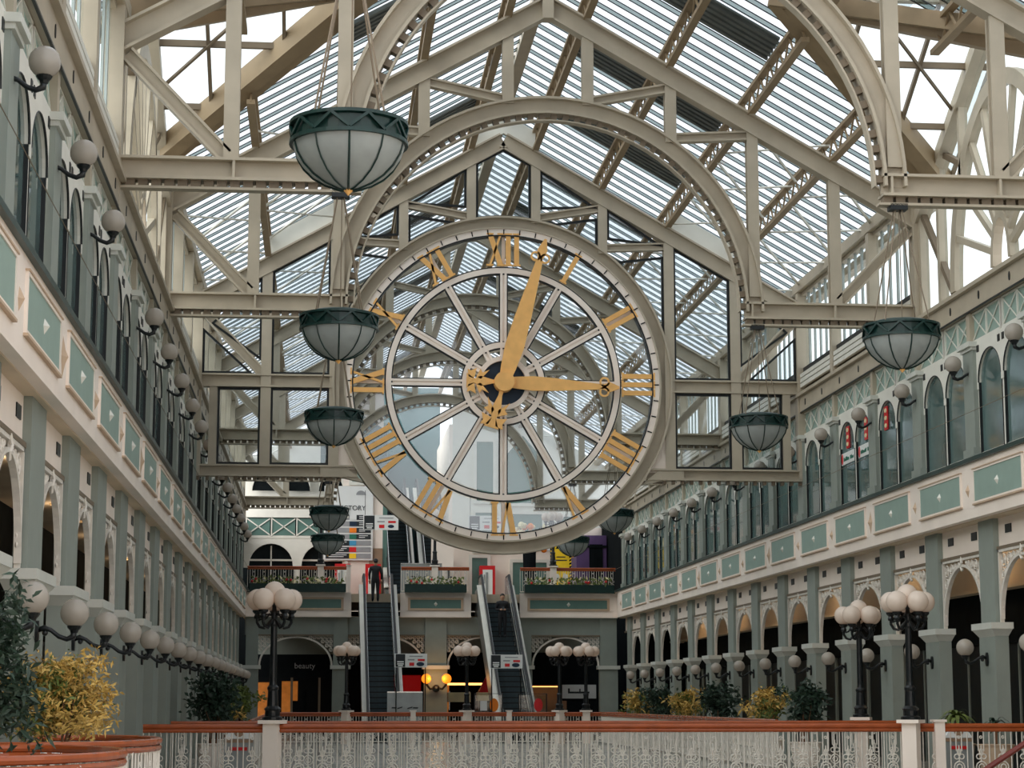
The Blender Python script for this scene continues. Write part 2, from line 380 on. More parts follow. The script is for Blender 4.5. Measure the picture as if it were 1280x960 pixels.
# ------------------------------------------------------------------ roof
RZ = 17.0; SL = .57; RAF = 16.35           # glass plane apex, slope, rafter top apex
def roof_z(u): return RZ - SL * u
ceiling = structure(MB().box(CX - .14, CX + .14, 8, 97, RZ - .2, RZ + .08).build('ceiling', 'steel_paint'))
ang = math.atan(SL); DCS = {-1: 36.12, 1: 36.12}; DH = 4.3      # dormer centre and half width
UE = 8.35
def pane_mesh(u0, u1, wd):
    mb = MB(); mb.strip([(u0, -SL * u0 + .02), (u1, -SL * u1 + .02)], [(u0, -SL * u0 + .035), (u1, -SL * u1 + .035)], XZ, -wd / 2, wd / 2); return mb.mesh('roof_pane', 'roof_glass')
def bar_mesh(u0, u1):
    mb = MB()
    for m_, a, b, h0, h1 in ((0, -.11, .11, .02, .030), (1, -.13, -.11, .016, .036), (1, .11, .13, .016, .036)):
        mb.m = m_; mb.strip([(u0, -SL * u0 + h0), (u1, -SL * u1 + h0)], [(u0, -SL * u0 + h1), (u1, -SL * u1 + h1)], XZ, a, b)
    return mb.mesh('glazing_bar', ['bar_frosted', 'gasket'])
PER = .62
pane_full = pane_mesh(.12, UE, PER - .25); bar_full = bar_mesh(.12, UE)
def corr(u0, u1):
    mb = MB(); n = 10; wd = PER * 2
    for i in range(n):
        a = -wd / 2 + wd * i / n
        mb.strip([(u0, -SL * u0 - .04 - .05 * (i % 2)), (u1, -SL * u1 - .04 - .05 * (i % 2))], [(u0, -SL * u0 + .0), (u1, -SL * u1 + .0)], XZ, a, a + wd / n)
    return mb.mesh('corrugated_sheet', 'corrugated')
corr_m = corr(.9, 4.3)
for s in (-1, 1):
    rz = 0 if s > 0 else PI; DC = DCS[s]
    n = int((93 - 27.5) / PER)
    for i in range(n):
        y = 27.5 + i * PER
        ye = 27.5 + (i + .5) * PER
        lim = lambda yy: (DC is not None and abs(yy - DC) < DH) and (UE - DH + abs(yy - DC) - .45) or UE
        u1 = lim(y); u2 = lim(ye)
        put(bar_full if u1 == UE else bar_mesh(.12, u1), 'glazing_bar', ceiling, (CX, y, RZ), rz)
        put(pane_full if u2 == UE else pane_mesh(.12, u2, PER - .25), 'roof_pane', ceiling, (CX, ye, RZ), rz)
    for fr_ in FR[1:]:
        for off in (3.1, 8.0): put(corr_m, 'corrugated_sheet', ceiling, (CX, fr_ + off, RZ), rz)
    put(pane_mesh(.12, UE, 19.), 'roof_pane', ceiling, (CX, 17.9, RZ), rz)
    # lattice purlins
    for u in (.85, 2.62, 4.37, 6.12):
        mb = MB(); x = side_x(s, u); zt = roof_z(u) - .10; zb = RAF - SL * u + .06
        y0, y1 = 20.3, 96.
        segs = [(y0, y1)]
        if u > 4.0: segs = [(y0, DC - (u - (UE - DH))), (DC + (u - (UE - DH)), y1)]
        for a, b in segs:
            mb.box(x - .08, x + .08, a, b, zt - .05, zt + .03); mb.box(x - .08, x + .08, a, b, zb - .05, zb + .04)
            L = b - a; nn = max(1, int(L / .44)); st = L / nn
            for i in range(nn):
                p, q = ((zb, zt), (zt, zb))[i % 2]
                mb.bar((x, a + i * st, p), (x, a + (i + 1) * st, q), .035, .035)
        mb.build('lattice_purlin', 'steel_brown', ceiling)
    # eaves beam and brace rods
    x = side_x(s, 7.9)
    mb = MB()
    for a, b in ((8, DC - DH), (DC + DH, 96)): mb.box(x - .12, x + .12, a, b, roof_z(7.9) - .32, roof_z(7.9) - .06); mb.box(x - .12 + s * .5, x + .12 + s * .5, a, b, roof_z(8.4) - .22, roof_z(8.4) - .02)
    mb.build('eaves_beam', 'steel_paint', ceiling)
    for i, f0 in enumerate(FR[2:]):
        for j in range(3):
            a = f0 + BAY * j
            for u0, u1 in ((4.37, 6.12), (6.12, 7.9)):
                mb = MB(); mb.tube([(side_x(s, u0), a + .3, RAF - SL * u0 + .05), (side_x(s, u1), a + BAY - .2, roof_z(u1) - .2)], .035, 5)
                mb.tube([(side_x(s, u0), a + BAY - .3, RAF - SL * u0 + .05), (side_x(s, u1), a + .2, roof_z(u1) - .2)], .025, 5)
                mb.build('brace_rod', 'white_paint', ceiling)
    # ---- cross gable dormer between the two nearest trusses
    zr = roof_z(UE - DH); ze = roof_z(UE)
    Xs = lambda u: side_x(s, u)
    mb = MB()
    for q in (-1, 1):
        mb.bar((Xs(UE - DH), DC, zr - .12), (Xs(UE), DC + q * DH, ze - .12), .34, .40)
        mb.bar((Xs(UE - DH - .35), DC + q * .0, zr - .1), (Xs(UE - .35), DC + q * (DH + .35), ze + .1), .22, .3)
    mb.build('valley_beam', 'steel_brown', ceiling)
    for q in (-1, 1):
        for i in range(3):          # clear panes of the dormer roof
            for j in range(3):
                if j < i: continue
                # square cell in (u, y): u index j outward, y index i away from the ridge
                c = DH / 3; ua = UE - DH + j * c; ub = ua + c; a = i * c; b = a + c
                pts = [(ua, a), (ub, a), (ub, b)] + ([(ua, b)] if j > i else [])
                V = [(Xs(u), DC + q * yy, zr - SL * yy) for u, yy in pts]
                MB().add(V + [(x_, y_, z_ + .012) for x_, y_, z_ in V], [tuple(range(len(V))), tuple(range(2 * len(V) - 1, len(V) - 1, -1))] + [(k, (k + 1) % len(V), len(V) + (k + 1) % len(V), len(V) + k) for k in range(len(V))]).build('dormer_pane', 'clear_glass', ceiling)
        for i in range(1, 4):
            c = DH / 3 * i
            mb = MB(); mb.bar((Xs(UE - DH + c), DC + q * c, zr - SL * c - .04), (Xs(UE), DC + q * c, zr - SL * c - .04), .09, .12); mb.build('dormer_bar', 'steel_dark', ceiling)
            mb = MB(); mb.bar((Xs(UE - DH + c), DC, zr - .05), (Xs(UE - DH + c), DC + q * c, zr - SL * c - .05), .07, .1); mb.build('dormer_bar', 'steel_dark', ceiling)
        mb = MB(); mb.tube([(Xs(UE - DH * .65), DC, zr - .1), (Xs(UE - .3), DC + q * DH * .6, zr - SL * DH * .6 - .1)], .04, 5); mb.build('dormer_bar', 'steel_dark', ceiling)
    MB().bar((Xs(UE - DH), DC, zr), (Xs(UE), DC, zr), .16, .2).build('dormer_ridge', 'steel_paint', ceiling)

# ------------------------------------------------------------------ clerestory above the cornice
wn = 0
for s in (-1, 1):
    Xs = lambda u: side_x(s, u)
    # strip windows between trusses
    for fi in range(0, 6):
        a, b = FR[fi], FR[fi + 1]
        if fi == 1: continue
        wn += 1
        zt = roof_z(7.95) - .3
        r = structure(MB().box(min(Xs(7.9), Xs(8.1)), max(Xs(7.9), Xs(8.1)), a, b, 9.42, 9.55).build('window_%d' % wn, 'steel_paint'))
        lv = MB().box(-.04, .04, 0, BAY - .3, 0, .10).mesh('louvre_slat', 'white_paint')
        for j in range(3):
            for h_ in range(3): put(lv, 'louvre_slat', r, (Xs(7.86), a + j * BAY + .15, 9.62 + .13 * h_))
            MB().box(-.12, .12, -.13, .13, 9.4, zt).build('post', 'steel_paint', r, (Xs(7.92), a + j * BAY, 0))
            MB().box(-.03, .03, 0, BAY, 9.5, 10.08).build('louvre_backing', 'steel_dark', r, (Xs(8.02), a + j * BAY, 0))
            MB().box(-.04, .04, 0, BAY, 10.05, 10.15).build('sill', 'gasket', r, (Xs(7.95), a + j * BAY, 0))
            n = 6; st = BAY / n
            pm = MB().box(-.008, .008, .05, st - .05, 10.1, zt).mesh('pane', 'clear_glass')
            mm = MB().box(-.02, .02, -.06, .06, 10.1, zt).mesh('mullion', 'bar_grey')
            for i in range(n):
                put(pm, 'pane', r, (Xs(8.0), a + j * BAY + i * st, 0))
                put(mm, 'mullion', r, (Xs(8.0), a + j * BAY + i * st, 0))
        MB().box(-.08, .08, a, b, zt - .08, zt + .06).build('head_rail', 'steel_paint', r, (Xs(8.0), 0, 0))
    # fan window under the cross gable
    DC = DCS[s]
    wn += 1
    r = structure(MB().box(min(Xs(7.9), Xs(8.1)), max(Xs(7.9), Xs(8.1)), FR[1], FR[2], 9.42, 9.56).build('window_%d' % wn, 'steel_paint'))
    xa, xb = (Xs(7.9), Xs(8.08)); zr = roof_z(UE - DH); ze = roof_z(UE); zc = 9.6
    def fan(nm_, mb, mt): return mb.build(nm_, mt, r)
    R = 2.75; Rz = 3.35
    A = [(DC + R * math.cos(PI * i / 24), zc + Rz * math.sin(PI * i / 24)) for i in range(25)]
    B = [(DC + (R + .3) * math.cos(PI * i / 24), zc + (Rz + .3) * math.sin(PI * i / 24)) for i in range(25)]
    fan('arch_frame', MB().strip(A, B, YZ, xa, xb), 'steel_paint')
    A = [(DC + .42 * math.cos(PI * i / 12), zc + .85 * math.sin(PI * i / 12)) for i in range(13)]
    B = [(DC + .56 * math.cos(PI * i / 12), zc + 1.0 * math.sin(PI * i / 12)) for i in range(13)]
    fan('hub_frame', MB().strip(A, B, YZ, xa, xb), 'steel_paint')
    for i in range(1, 10):
        t = PI * i / 10
        fan('spoke', MB().bar((Xs(7.98), DC + .54 * math.cos(t), zc + .98 * math.sin(t)), (Xs(7.98), DC + R * math.cos(t), zc + Rz * math.sin(t)), .13, .11, (1, 0, 0)), 'steel_paint')
    for i in range(10):
        pts = []
        for j in range(4):
            t = PI * (i + j / 3) / 10; pts.append((DC + R * math.cos(t), zc + Rz * math.sin(t)))
        t0, t1 = PI * (i + 1) / 10, PI * i / 10
        pts += [(DC + .5 * math.cos(t0), zc + .95 * math.sin(t0)), (DC + .5 * math.cos(t1), zc + .95 * math.sin(t1))]
        fan('pane', MB().prism(pts, YZ, Xs(8.0), Xs(8.015)), 'clear_glass')
    for q in (-1, 1):
        fan('gable_rafter', MB().bar((Xs(7.98), DC, zr - .1), (Xs(7.98), DC + q * (DH + .9), ze - SL * .9 - .1), .26, .3, (1, 0, 0)), 'steel_paint')
        fan('post', MB().box(min(xa, xb), max(xa, xb), DC + q * 5.1 - .14, DC + q * 5.1 + .14, 9.5, ze), 'steel_paint')
        fan('post', MB().box(min(xa, xb), max(xa, xb), DC + q * 3.75 - .08, DC + q * 3.75 + .08, 9.5, ze + .3), 'steel_paint')
        fan('post', MB().box(min(xa, xb), max(xa, xb), DC + q * 2.2 - .06, DC + q * 2.2 + .06, zc + Rz * .62, zr - SL * 2.2), 'steel_paint')
        fan('diagonal', MB().bar((Xs(7.98), DC + q * 4.9, ze - .6), (Xs(7.98), DC + q * 3.0, 9.6), .12, .12, (1, 0, 0)), 'steel_dark')
        fan('diagonal', MB().bar((Xs(7.98), DC + q * 3.3, ze + .3), (Xs(7.98), DC + q * 2.1, zc + Rz * .72), .12, .12, (1, 0, 0)), 'steel_dark')
        fan('pane', MB().prism([(DC + q * 5.0, 9.55), (DC + q * (R + .25), 9.55), (DC + q * (R + .2), 10.6), (DC + q * 2.3, 11.6), (DC + q * 1.3, 12.7), (DC, 13.2), (DC, zr - .1), (DC + q * 5.0, ze - .4)], YZ, Xs(8.02), Xs(8.03)), 'clear_glass')

# ------------------------------------------------------------------ arch trusses
POSTS = (.85, 2.62, 4.37, 6.12)
def raf(u): return RAF - SL * u
def truss(y, label, group=None, detail=True):
    o = empty('roof_truss', (CX, y, 9.4))
    tag(o, label, 'roof truss', group)
    P = lambda mb, name, mt='steel_paint': mb.build(name, mt, o, (-0, 0, -9.4))
    for s in (-1, 1):
        P(MB().ibar((0, 0, RAF - .21), (s * 8.0, 0, raf(8.0) - .21), .30, .42), 'rafter')
        b = MB().ibar((s * 4.15, 0, 9.60), (s * 7.95, 0, 9.60), .34, .36)
        for i in range(3): b.box(s * (4.3 + i * 1.77) - .02, s * (4.3 + i * 1.77) + .02, -.16, .16, 9.44, 9.77)
        P(b, 'bracket_beam')
        P(MB().box(min(s * 4.1, s * 7.95), max(s * 4.1, s * 7.95), -.1, .1, 9.28, 9.32), 'beam_underplate')
        blk = MB().box(-.075, .075, -.09, .09, 9.32, 9.43).mesh('spacer_block', 'steel_dark')
        for i in range(19): put(blk, 'spacer_block', o, (s * (4.25 + i * .2), 0, -9.4))
        for u in POSTS:
            top_ = raf(u) - .4
            if u < 4.2: bot = 9.6 + math.sqrt(4.5 ** 2 - u * u) - .05
            else: bot = 9.75
            if u == 4.37: bot = 9.9
            P(MB().ibar((s * u, 0, bot), (s * u, 0, top_), .24, .22, .05, (0, 1, 0)), 'post')
        for a, b_ in ((2.62, .85), (4.37, 2.62)):
            zb = 9.6 + math.sqrt(4.5 ** 2 - b_ * b_) + .06
            P(MB().ibar((s * (a - .05), 0, raf(a) - .45), (s * (b_ + .12), 0, zb), .2, .2, .04), 'diagonal_strut')
        P(MB().ibar((s * 7.75, 0, raf(7.75) - .5), (s * 6.2, 0, 9.82), .22, .24, .04), 'diagonal_strut')
        P(MB().box(s * 7.95 - .16, s * 7.95 + .16, -.18, .18, 8.95, roof_z(7.95) - .1), 'wall_post')
    a = MB().ring(0, 9.58, 4.18, 4.23, -.17, .17, 0, PI, 40); a.ring(0, 9.58, 4.23, 4.50, -.03, .03, 0, PI, 40); a.ring(0, 9.58, 4.50, 4.55, -.17, .17, 0, PI, 40)
    P(a, 'arch_rib')
    P(MB().ring(0, 9.58, 4.03, 4.06, -.1, .1, 0, PI, 40), 'arch_underplate')
    blk = MB().box(-.06, .06, -.09, .09, 4.06, 4.18).mesh('spacer_block', 'steel_dark')
    for i in range(52):
        t = PI * (i + .5) / 52; b = put(blk, 'spacer_block', o, (0, 0, .18)); b.rotation_euler = (0, PI / 2 - t, 0)
    P(MB().prism([(-.12, RAF - .5), (.12, RAF - .5), (.12, RAF + .02), (-.12, RAF + .02)], XZ, -.17, .17), 'apex_plate')
    return o
tl = ['pale steel arch truss over the round planters, bowl lamps hanging from its beam ends',
      'pale steel arch truss between the gable fan windows and the round planters',
      'pale steel arch truss directly in front of the big clock', None]
for i, y in enumerate(FR):
    if i == 3: continue
    if i < 3: truss(y, tl[i])
    else: truss(y, 'pale steel arch truss behind the glazed clock screen', 'arch trusses behind the clock')

# ------------------------------------------------------------------ glazed clock screen
CZ = 9.64; CR = 4.40
screen = structure(MB().ibar((CX, CLK, RAF - .21), (CX - 8., CLK, raf(8.) - .21), .3, .42).ibar((CX, CLK, RAF - .21), (CX + 8., CLK, raf(8.) - .21), .3, .42).build('window_%d' % (wn + 1), 'steel_paint'))
def S(mb, name, mt='steel_paint'): return mb.build(name, mt, screen, (CX, CLK, 0))
def ring_z(u, up=True): return CZ + (1 if up else -1) * math.sqrt(max(0, CR * CR - u * u))
for s in (-1, 1):
    S(MB().ibar((s * CR, 0, 9.62), (s * 7.95, 0, 9.62), .3, .34), 'transom_beam')
    S(MB().ibar((s * 3.75, 0, 7.30), (s * 7.95, 0, 7.30), .3, .30), 'lower_beam')
    for u in POSTS:
        if u < 4.3: S(MB().ibar((s * u, 0, ring_z(u) - .05), (s * u, 0, raf(u) - .4), .24, .24, .06, (0, 1, 0)), 'post')
        else: S(MB().ibar((s * u, 0, 7.4), (s * u, 0, raf(u) - .4), .26, .24, .06, (0, 1, 0)), 'post')
    S(MB().box(s * 7.95 - .2, s * 7.95 + .2, -.16, .16, 7.2, raf(7.95)), 'wall_post')
    S(MB().box(s * 7.45 - .1, s * 7.45 + .1, -.12, .12, 7.45, 9.5), 'wall_post')
    for a, b_ in ((2.62, .85), (4.37, 2.62)):
        S(MB().ibar((s * (a - .05), 0, raf(a) - .5), (s * (b_ + .12), 0, ring_z(b_) + .12), .2, .2, .04), 'diagonal_strut')
    S(MB().ibar((s * 7.75, 0, raf(7.75) - .5), (s * 6.2, 0, 9.8), .22, .24, .04), 'diagonal_strut')
    # curved knee where the lower beam runs into the clock
    A = [(s * (3.55 + 1.2 * i / 8), 7.15 + .75 * (1 - i / 8) ** 2 * .35) for i in range(9)]
    S(MB().strip([(s * 3.2, 6.62), (s * 3.6, 7.02), (s * 4.1, 7.13), (s * 4.7, 7.15)], [(s * 3.3, 6.72), (s * 3.7, 7.12), (s * 4.1, 7.45), (s * 4.7, 7.45)], XZ, -.12, .12), 'knee_bracket')
    S(MB().prism([(s * 3.75, 7.35), (s * 4.35, 7.35), (s * 4.35, 9.5), (s * 4.28, 8.6), (s * 4.1, 8.0)], XZ, -.05, .05), 'gusset_plate', 'cream')
    # white boards between rafter and roof
    S(MB().prism([(s * 4.37, raf(4.37)), (s * 6.12, raf(6.12)), (s * 6.12, roof_z(6.12) - .1), (s * 4.37, roof_z(4.37) - .1)], XZ, -.04, .04), 'gable_board', 'white_paint')
S(MB().prism([(-.85, raf(.85)), (0, RAF), (.85, raf(.85)), (.85, roof_z(.85) - .1), (0, RZ - .1), (-.85, roof_z(.85) - .1)], XZ, -.04, .04), 'gable_board', 'white_paint')
tt = MB()
for s in (-1, 1):
    for i in range(16): x_ = s * (4.2 + i * .24); tt.box(x_ - .04, x_ + .04, -.08, .08, 7.05, 7.15)
S(tt, 'beam_teeth', 'steel_dark')
# panes with black gaskets
def inset(poly, d):
    n = len(poly); c = (sum(p[0] for p in poly) / n, sum(p[1] for p in poly) / n); out = []
    area = sum(poly[i][0] * poly[(i + 1) % n][1] - poly[(i + 1) % n][0] * poly[i][1] for i in range(n))
    sg = 1 if area > 0 else -1
    L = []
    for i in range(n):
        a = Vector(poly[i]); b = Vector(poly[(i + 1) % n]); t = (b - a).normalized(); nn = Vector((-t.y, t.x)) * sg
        L.append((a + nn * d, t))
    for i in range(n):
        p, t = L[i - 1]; q, v = L[i]
        den = t.x * v.y - t.y * v.x
        if abs(den) < 1e-4: out.append(tuple(q)); continue
        k = ((q.x - p.x) * v.y - (q.y - p.y) * v.x) / den; out.append(tuple(p + t * k))
    return out
def pane(poly, par_fn, name='pane', y=0., gk=.055):
    p1 = inset(poly, gk); g = MB()
    g.strip(list(poly) + [poly[0]], p1 + [p1[0]], XZ, y - .05, y + .05)
    o = par_fn(MB().prism(poly, XZ, y - .008, y + .008), name, 'screen_glass')
    g.build('gasket', 'gasket', o); return o
def arcpts(u0, u1, n=6, R=CR + .02):
    return [(u0 + (u1 - u0) * i / n, CZ + math.sqrt(max(0, R * R - (u0 + (u1 - u0) * i / n) ** 2))) for i in range(n + 1)]
for s in (-1, 1):
    F = lambda P: [(s * a, b) for a, b in P]
    h_ = .13
    # upper triangles between ring, posts and rafters
    for a, b_ in ((.85, 2.62), (2.62, 4.37)):
        zt = lambda u: raf(u) - .42
        pane(F([(a + h_, zt(a + h_)), (a + h_, ring_z(a) + .35), (b_ - h_, zt(b_ - h_) - .15)]), S)
        low = arcpts(a + h_ + .2, min(b_ - h_, CR), 6)
        pane(F(low + [(b_ - h_, zt(b_ - h_) - .42)]), S)
    pane(F([(4.5, 9.8), (5.99, 9.8), (5.99, raf(5.99) - .44), (4.5, raf(4.5) - .44)]), S)
    pane(F([(6.25, 9.8 + .35), (7.55, raf(7.55) - .95), (6.25, raf(6.25) - .44)]), S)
    pane(F([(6.45, 9.8), (7.75, 9.8), (7.75, raf(7.75) - .95)]), S)
    pane(F([(4.5, 7.46), (5.99, 7.46), (5.99, 9.44), (4.5, 9.44)]), S)
    pane(F([(6.25, 7.46), (7.34, 7.46), (7.34, 9.44), (6.25, 9.44)]), S)
pane([(-.72, raf(.72) - .42), (0, RAF - .44), (.72, raf(.72) - .42)] + [(.72 - 1.44 * i / 6, CZ + math.sqrt((CR + .02) ** 2 - (.72 - 1.44 * i / 6) ** 2)) for i in range(7)], S)

# ------------------------------------------------------------------ the clock
clock = empty('clock', (CX, CLK, CZ)); tag(clock, 'huge open clock with gold roman numerals and gold hands', 'clock')
def K(mb, name, mt='steel_paint', y=0.): return mb.build(name, mt, clock, (0, y, 0))
px = 1 / 48.2
R3 = lambda r: r * px
a = MB().ring(0, 0, R3(211), R3(213.5), -.2, .2, n=96); a.ring(0, 0, R3(199), R3(211), -.02, .10, n=96); a.ring(0, 0, R3(197), R3(199), -.2, .2, n=96)
K(a, 'outer_rim')
a = MB().ring(0, 0, R3(189), R3(197), -.16, -.06, n=96); K(a, 'minute_track', 'cream')
tk = MB().box(-.014, .014, -.175, -.06, R3(190), R3(196)).mesh('minute_mark', 'matte_black')
for i in range(60):
    t = put(tk, 'minute_mark', clock); t.rotation_euler = (0, 2 * PI * i / 60, 0)
K(MB().ring(0, 0, R3(187.5), R3(189), -.17, .1, n=96), 'rim_gasket', 'gasket')
K(MB().ring(0, 0, R3(140.2), R3(147), -.10, .06, n=96), 'numeral_ring', 'cream')
a = MB().ring(0, 0, R3(147), R3(148.6), -.08, .06, n=96); a.ring(0, 0, R3(138.6), R3(140.2), -.08, .06, n=96); K(a, 'ring_gasket', 'gasket')
a = MB().ring(0, 0, R3(45), R3(52), -.10, .06, n=48); K(a, 'hub_ring', 'cream')
a = MB().ring(0, 0, R3(52), R3(53.5), -.08, .06, n=48); a.ring(0, 0, R3(43.5), R3(45), -.08, .06, n=48); K(a, 'ring_gasket', 'gasket')
a = MB().ring(0, 0, R3(28), R3(34), -.16, .08, n=48); K(a, 'hub_collar', 'cream')
K(MB().prism([(R3(28.5) * math.cos(t * PI / 16), R3(28.5) * math.sin(t * PI / 16)) for t in range(32)], XZ, -.06, .04), 'hub_disc', 'navy_print')
sk = MB(); r0, r1 = R3(34), R3(141)
for e in (-1, 1): sk.box(e * .055 - .03, e * .055 + .03, -.09, .05, r0, r1)
sk.box(-.03, .03, -.05, .03, r0, r1); sk.m = 1
for e in (-1, 1): sk.box(e * .10 - .016, e * .10 + .016, -.06, .05, R3(53), R3(138))
skm = sk.mesh('spoke', ['cream', 'gasket'])
so = MB().box(-.045, .045, -.05, .05, R3(148), R3(190)).mesh('outer_spoke', 'cream')
for i in range(12):
    t = put(skm, 'spoke', clock); t.rotation_euler = (0, 2 * PI * i / 12, 0)
    t = put(so, 'outer_spoke', clock); t.rotation_euler = (0, 2 * PI * i / 12, 0)
    for ra, rb in ((53.5, 137), (150.5, 187.5)):
        e0 = .15 / R3(ra); e1 = .15 / R3(rb)
        A0, A1 = 2 * PI * i / 12, 2 * PI * (i + 1) / 12
        pts = [(R3(rb) * math.sin(A0 + e1 * .2 + (A1 - A0 - e1 * .4) * j / 8), R3(rb) * math.cos(A0 + e1 * .2 + (A1 - A0 - e1 * .4) * j / 8)) for j in range(9)]
        pts += [(R3(ra) * math.sin(A1 - (A1 - A0) * j / 4), R3(ra) * math.cos(A1 - (A1 - A0) * j / 4)) for j in range(5)]
        MB().prism(pts, XZ, -.008, .008).build('pane', 'screen_glass', clock)
# numerals, tops outward
H0, H1 = R3(150), R3(190)
def stroke(mb, x0, x1, wd): mb.prism([(x0 - wd / 2, H0), (x0 + wd / 2, H0), (x1 + wd / 2, H1), (x1 - wd / 2, H1)], XZ, -.16, -.10)
def serif(mb, x, wd, z): mb.box(x - wd / 2, x + wd / 2, -.165, -.10, z - .02, z + .025)
ROM = ['XII', 'I', 'II', 'III', 'IIII', 'V', 'VI', 'VII', 'VIII', 'IX', 'X', 'XI']
WD = {'I': .22, 'V': .46, 'X': .46}
for i, txt in enumerate(ROM):
    mb = MB(); tot = sum(WD[c] for c in txt); x = -tot / 2
    for c in txt:
        cc = x + WD[c] / 2
        if c == 'I': stroke(mb, cc, cc, .125); serif(mb, cc, .2, H0); serif(mb, cc, .2, H1)
        if c == 'V': stroke(mb, cc, cc - .15, .14); stroke(mb, cc, cc + .15, .06); serif(mb, cc - .15, .22, H1); serif(mb, cc + .15, .16, H1)
        if c == 'X': stroke(mb, cc + .14, cc - .14, .14); stroke(mb, cc - .14, cc + .14, .06); [serif(mb, cc + q * .14, .18, z) for q in (-1, 1) for z in (H0, H1)]
        x += WD[c]
    o = mb.build('numeral', 'gold', clock); o.rotation_euler = (0, 2 * PI * i / 12, 0); o['label'] = 'gold roman numeral ' + txt
def hand(length, w0, wmax, ang_, tail, y):
    mb = MB(); n = 12; d0, d1 = -.30 - y, -.25 - y
    A = []; B = []
    prof = [(0, w0), (.10, wmax * .8), (.25, wmax), (.45, wmax * .86), (.7, wmax * .55), (.84, wmax * .36)]
    for t, wd in prof: A.append((-wd / 2, t * length)); B.append((wd / 2, t * length))
    mb.strip(A, B, XZ, d0, d1)
    for q in (-1, 1): mb.ring(q * .13, length * .87, .085, .135, d0, d1, n=16)
    mb.prism([(-.05, length * .84), (.05, length * .84), (.13, length * .92), (.03, length), (-.03, length), (-.13, length * .92)], XZ, d0, d1)
    # fleur tail
    mb.strip([(-.07, 0), (-.05, -tail * .3), (-.13, -tail * .62), (-.06, -tail * .8), (-.2, -tail)], [(.07, 0), (.05, -tail * .3), (.13, -tail * .62), (.06, -tail * .8), (.2, -tail)], XZ, d0, d1)
    for q in (-1, 1):
        mb.prism([(q * .05, -tail * .62), (q * .30, -tail * .40), (q * .22, -tail * .58), (q * .32, -tail * .64), (q * .1, -tail * .74)], XZ, d0, d1)
        mb.prism([(q * .05, -tail * .8), (q * .34, -tail * .74), (q * .26, -tail * .88), (q * .3, -tail * .98), (q * .1, -tail * .95)], XZ, d0, d1)
    return mb
o = K(hand(R3(190), .28, .50, 0, R3(60), .06), 'minute_hand', 'gold'); o.rotation_euler = (0, math.radians(16), 0); o['label'] = 'long gold minute hand with ringed tip'
o = K(hand(R3(145), .22, .38, 0, R3(47), 0), 'hour_hand', 'gold'); o.rotation_euler = (0, math.radians(92), 0); o['label'] = 'shorter gold hour hand'
K(MB().prism([(R3(12.5) * math.cos(t * PI / 14), R3(12.5) * math.sin(t * PI / 14)) for t in range(28)], XZ, -.46, -.1), 'hub_boss', 'gold')

# ------------------------------------------------------------------ hanging bowl lamps
bowl = MB().lathe([(.02, 6.66), (.10, 6.67), (.24, 6.72), (.37, 6.80), (.47, 6.90), (.54, 7.01), (.575, 7.12), (.58, 7.16)], (0, 0, -6.65), 32).mesh('glass_bowl', 'bowl_glass', True)
rbm = MB()
for k in range(10):
    t = 2 * PI * (k + .5) / 10
    rbm.tube([(math.cos(t) * (r + .008), math.sin(t) * (r + .008), z - 6.65) for r, z in [(.03, 6.655), (.10, 6.665), (.24, 6.715), (.37, 6.795), (.47, 6.895), (.54, 7.01), (.575, 7.14)]], .011, 4)
ribs = rbm.mesh('bowl_ribs', 'lamp_green')
rg = MB().lathe([(.56, 7.12 - 6.65), (.61, 7.12 - 6.65), (.61, 7.16 - 6.65), (.565, 7.17 - 6.65), (.565, 7.31 - 6.65), (.61, 7.32 - 6.65), (.61, 7.355 - 6.65), (.50, 7.36 - 6.65), (.42, 7.41 - 6.65), (.05, 7.43 - 6.65)], (0, 0, 0), 32)
for k in range(20):
    t0, t1 = 2 * PI * k / 20, 2 * PI * (k + 1) / 20
    z0, z1 = (.52, .67) if k % 2 else (.67, .52)
    rg.bar((.60 * math.cos(t0), .60 * math.sin(t0), z0), (.60 * math.cos(t1), .60 * math.sin(t1), z1), .03, .03)
ringm = rg.mesh('rim_band', 'lamp_green')
fin = MB().lathe([(.005, -.05), (.03, -.02), (.05, .0), (.03, .025)], (0, 0, .0), 10).mesh('finial', 'gold')
cm = MB()
for k in range(4):
    t = PI / 4 + PI / 2 * k
    cm.tube([(.5 * math.cos(t), .5 * math.sin(t), .72), (.06 * math.cos(t), .06 * math.sin(t), 2.62)], .011, 4)
cm.tube([(0.02, 0, .72), (.02, 0, 2.62)], .008, 4)
chain = cm.mesh('chains', 'steel_dark')
hookm = MB().box(-.14, .14, -.1, .1, 2.56, 2.66).mesh('hanger', 'black_iron')
for s in (-1, 1):
    for i, y in enumerate(FR[:6]):
        if i == 3 or (s > 0 and i == 0): continue
        o = empty('hanging_lamp', (CX + s * 4.42, y, 6.65))
        where = {0: 'over the round planters', 1: 'from the truss by the fan windows', 2: 'from the truss before the clock', 4: 'just behind the clock screen', 5: 'nearest the flower balcony'}[i]
        tag(o, 'frosted bowl lamp hanging %s, on the %s side' % (where, 'directory sign' if s < 0 else 'purple shop'), 'lamp', 'hanging bowl lamps')
        for me, nm_ in ((bowl, 'glass_bowl'), (ribs, 'bowl_ribs'), (ringm, 'rim_band'), (fin, 'finial'), (chain, 'chains'), (hookm, 'hanger')): put(me, nm_, o)

